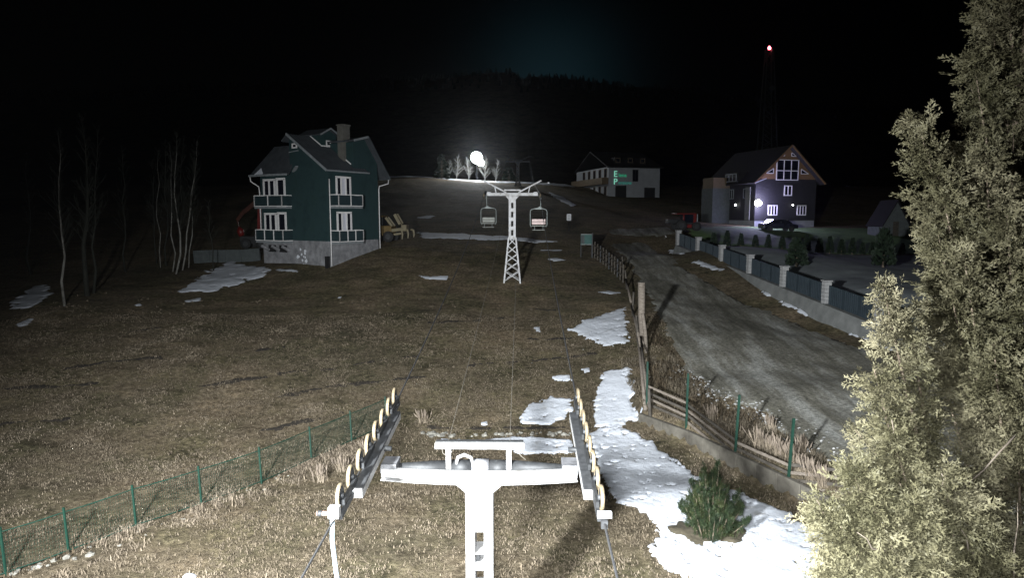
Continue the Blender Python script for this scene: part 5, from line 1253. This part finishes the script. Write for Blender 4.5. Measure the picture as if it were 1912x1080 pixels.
# ---- bare trees
def bare_tree(name, label, base, top, r, mat, twigs, seed, grp, up=.75, spread=.35, t0=.25, bmat=None, kn=1.0):
    q_ = random.Random(seed); t = thing(name, label, 'tree', base, 0, grp); top = Vector(top) - Vector(base); H = top.length
    pts = [Vector((0, 0, -.2))]; n = 7
    for i in range(1, n + 1):
        f = i / n; pts.append(top * f + Vector((q_.gauss(0, .012 * H), q_.gauss(0, .012 * H), 0)) * (0 if i == n else 1))
    rs = [r * (1 - .88 * i / n) for i in range(n + 1)]
    MB().path(pts, rs, 8).build('trunk', mat, t, True)
    b = MB()
    for k in range(twigs):
        f = t0 + (1 - t0) * q_.random(); i = min(int(f * n), n - 1); p = pts[i].lerp(pts[i + 1], f * n - i); a = q_.uniform(0, 2 * math.pi)
        L = H * spread * (1.1 - f) * q_.uniform(.4, 1.0) + .3; d = Vector((math.cos(a), math.sin(a), up * q_.uniform(.7, 1.8))).normalized()
        m = p + d * L * .5; e = m + (d + Vector((q_.gauss(0, .2), q_.gauss(0, .2), .35))).normalized() * L * .5; r0 = max(.01, r * .28 * (1 - f * .6)) * kn
        b.path([p, m, e], [r0, r0 * .6, r0 * .2], 4, False)
        for j in range(7):
            s = p.lerp(m, q_.random()) if j < 2 else m.lerp(e, q_.random()); d2 = (d + Vector((q_.gauss(0, .6), q_.gauss(0, .6), q_.gauss(.1, .4)))).normalized()
            b.path([s, s + d2 * L * q_.uniform(.2, .45)], [max(.006, r0 * .4), .003], 3, False)
    tag(b.build('branches', bmat or mat, t), kind='stuff'); return t
BT_ = [((121, 572), (108, 245), .085, 'birch', 'thin white birch nearest the left edge', 34), ((163, 553), (152, 215), .17, 'greybark', 'thick grey trunk right of the leftmost birch', 30),
       ((174, 548), (182, 240), .1, 'greybark', 'slim grey trunk close beside the thick one', 24), ((328, 512), (330, 252), .08, 'birch', 'straight white birch in the group left of the house', 36),
       ((340, 505), (368, 262), .075, 'birch', 'white birch leaning right in the group left of the house', 36), ((333, 500), (345, 258), .07, 'greybark', 'slim grey birch between the two white ones', 26),
       ((310, 496), (308, 262), .08, 'greybark', 'dark slim trunk left of the birch group', 24), ((293, 492), (282, 300), .06, 'greybark', 'thin dark sapling left of the birch group', 20),
       ((397, 470), (388, 372), .05, 'greybark', 'thin sapling beside the low wall', 14), ((235, 520), (228, 280), .08, 'greybark', 'unlit trunk midway between the birches', 22), ((60, 540), (52, 290), .1, 'greybark', 'unlit trunk at the far left', 22)]
BT_[8:8] = [((322, 508), (316, 268), .06, 'birch', 'thin birch just left of the straight white birch', 26), ((352, 500), (362, 285), .055, 'birch', 'thin birch right of the leaning white birch', 26), ((300, 500), (296, 280), .05, 'birch', 'slender pale sapling left of the birch group', 22)]
for k, (b_, t_, r, m, lab, tn) in enumerate(BT_):
    g0 = gnd(*b_) if k < 11 else at(b_[0], b_[1], 56.0)
    if k >= 11: g0.z = hz(g0.x, g0.y)
    bare_tree('birch_tree' if m == 'birch' else 'bare_tree', lab, g0, at(t_[0], t_[1], g0.y + .5), r, m, int(tn * 2.2), 300 + k, 'bare trees on the left', spread=.2, up=1.3, t0=.3, bmat='greybark')
for k, (px, py, tx, ty, lab) in enumerate(((852, 334, 856, 290, 'frosted bare tree just left of the ski lamp'), (876, 334, 872, 296, 'frosted bare tree directly under the ski lamp'), (905, 336, 908, 292, 'frosted bare tree just right of the ski lamp'), (925, 338, 930, 300, 'smaller frosted tree right of the ski lamp'), (838, 333, 840, 300, 'sparse bare tree left of the lamp trees'))):
    Y = 136 + k * .8; b_ = at(px, py, Y); b_.z = hz(b_.x, b_.y); bare_tree('bare_tree', lab, b_, at(tx, ty, Y), .12, 'frost', 40, 400 + k, 'trees round the ski lamp', spread=.45, up=.9, t0=.12, kn=1.5)
def spruce(label, base, H, R_, n, seed, grp):
    t = thing('spruce_tree', label, 'tree', base, 0, grp); f = rng.uniform(0, 1, n) ** 1.2; a = rng.uniform(0, 2 * np.pi, n); lay = (1 - f) * (.75 + .35 * np.sin(f * 40))
    rr = R_ * lay * np.sqrt(rng.uniform(.15, 1, n)); p = np.stack([np.cos(a) * rr, np.sin(a) * rr, .06 * H + f * H * .94 - rr * .25], 1); d = np.stack([np.cos(a), np.sin(a), np.full(n, -.15)], 1)
    crown('crown', p, d, rng.uniform(2, 4, n), 'conifer', t, ct); MB().tube((0, 0, -.3), (0, 0, H * .9), R_ * .1, .02, 6).build('trunk', 'bark', t)
for px, py, ty, lab in ((825, 333, 288, 'lone young spruce left of the ski lamp'), (950, 338, 312, 'low spruce behind the lattice pylon head')):
    b_ = at(px, py, 130); b_.z = hz(b_.x, b_.y); spruce(lab, b_, at(px, ty, 130).z - b_.z, 1.5, 500, 1, 'spruces on the crest')

# ---- forest on the far ridge: one mass
fv, ff = [], []
for k in range(1500):
    y = RND.uniform(520, 635); x = RND.uniform(-.8, .8) * y; h_ = RND.uniform(2.5, 6.5); r = h_ * .25; z = hz(x, y) - .5; o = len(fv)
    fv += [(x + math.cos(i * 1.257) * r, y + math.sin(i * 1.257) * r, z) for i in range(5)] + [(x, y, z + h_)]; ff += [(o + i, o + (i + 1) % 5, o + 5) for i in range(5)]
me = bpy.data.meshes.new('forest'); me.from_pydata(fv, [], ff); tag(finish(me, 'forest', 'forest'), 'black conifer forest along the far mountain ridge', 'forest', kind='stuff')

# ---- plume grass clumps on the bank
def clump(label, base, h_, n, sp):
    t = thing('grass_clump', label, 'grass', base, 0, 'dry plume grass clumps on the bank'); b = MB(); pl = MB(); q_ = RND
    for k in range(n):
        a = q_.uniform(0, 6.283); l = abs(q_.gauss(0, sp)); H = h_ * q_.uniform(.65, 1.1); d = Vector((math.cos(a) * l - .1, math.sin(a) * l, 1)); p = Vector((q_.gauss(0, .09), q_.gauss(0, .09), 0)); e = p + d * H
        m = p + d * H * .55; b.path([p, m, e], [.007, .006, .003], 3, False)
        if k % 2 == 0: pl.path([p + d * H * .62, p + d * H * .8, e + Vector((0, 0, .05))], [.012, .028, .004], 5)
    b.build('stems', 'drygrass', t); tag(pl.build('plumes', 'plume', t), kind='stuff'); b_ = t.children[0]; tag(b_, kind='stuff')
CLP = [(1418, 838, 'leftmost'), (1436, 842, 'second'), (1452, 852, 'third'), (1466, 858, 'fourth'), (1482, 870, 'fifth'), (1498, 884, 'sixth'), (1516, 898, 'seventh'), (1534, 908, 'eighth'), (1330, 790, 'lone upper'), (1440, 805, 'upper middle'), (1500, 850, 'upper right')]
for px, py, wd in CLP:
    g0 = gnd(px, py); clump('%s pale plume grass clump on the bank beside the kerb wall' % wd, g0, RND.uniform(.5, .75), 46, .28)
for px, py, wd in ((640, 880, 'bushy dry weed clump between the mesh fence and the left sheaves'), (600, 900, 'second dry weed clump by the mesh fence'), (690, 850, 'dry weed clump at the end of the mesh fence'), (790, 790, 'sparse tall weed right of the left sheaves')):
    g0 = gnd(px, py); clump(wd, g0, .55, 46, .4)

# ================================================================== HAZE: thin volume added to give the ski lamp its glow
HZ0, HZ1 = float(V_MIN) - 1.0, 150.0
hb = MB().box(-1490, 1490, -55, 1390, HZ0, HZ1)
me = bpy.data.meshes.new('haze'); me.from_pydata(hb.v, [], hb.f)
hm = bpy.data.materials.new('thin_haze'); hm.use_nodes = True; hm.node_tree.nodes.clear()
ho_ = hm.node_tree.nodes.new('ShaderNodeOutputMaterial'); pv = hm.node_tree.nodes.new('ShaderNodeVolumePrincipled')
pv.inputs['Color'].default_value = (.9, .94, 1, 1); pv.inputs['Density'].default_value = .00008; pv.inputs['Anisotropy'].default_value = .9
hm.node_tree.links.new(pv.outputs[0], ho_.inputs['Volume'])
tag(finish(me, 'haze', hm), 'thin haze added round the whole slope for the ski lamp glow', 'haze', kind='stuff')
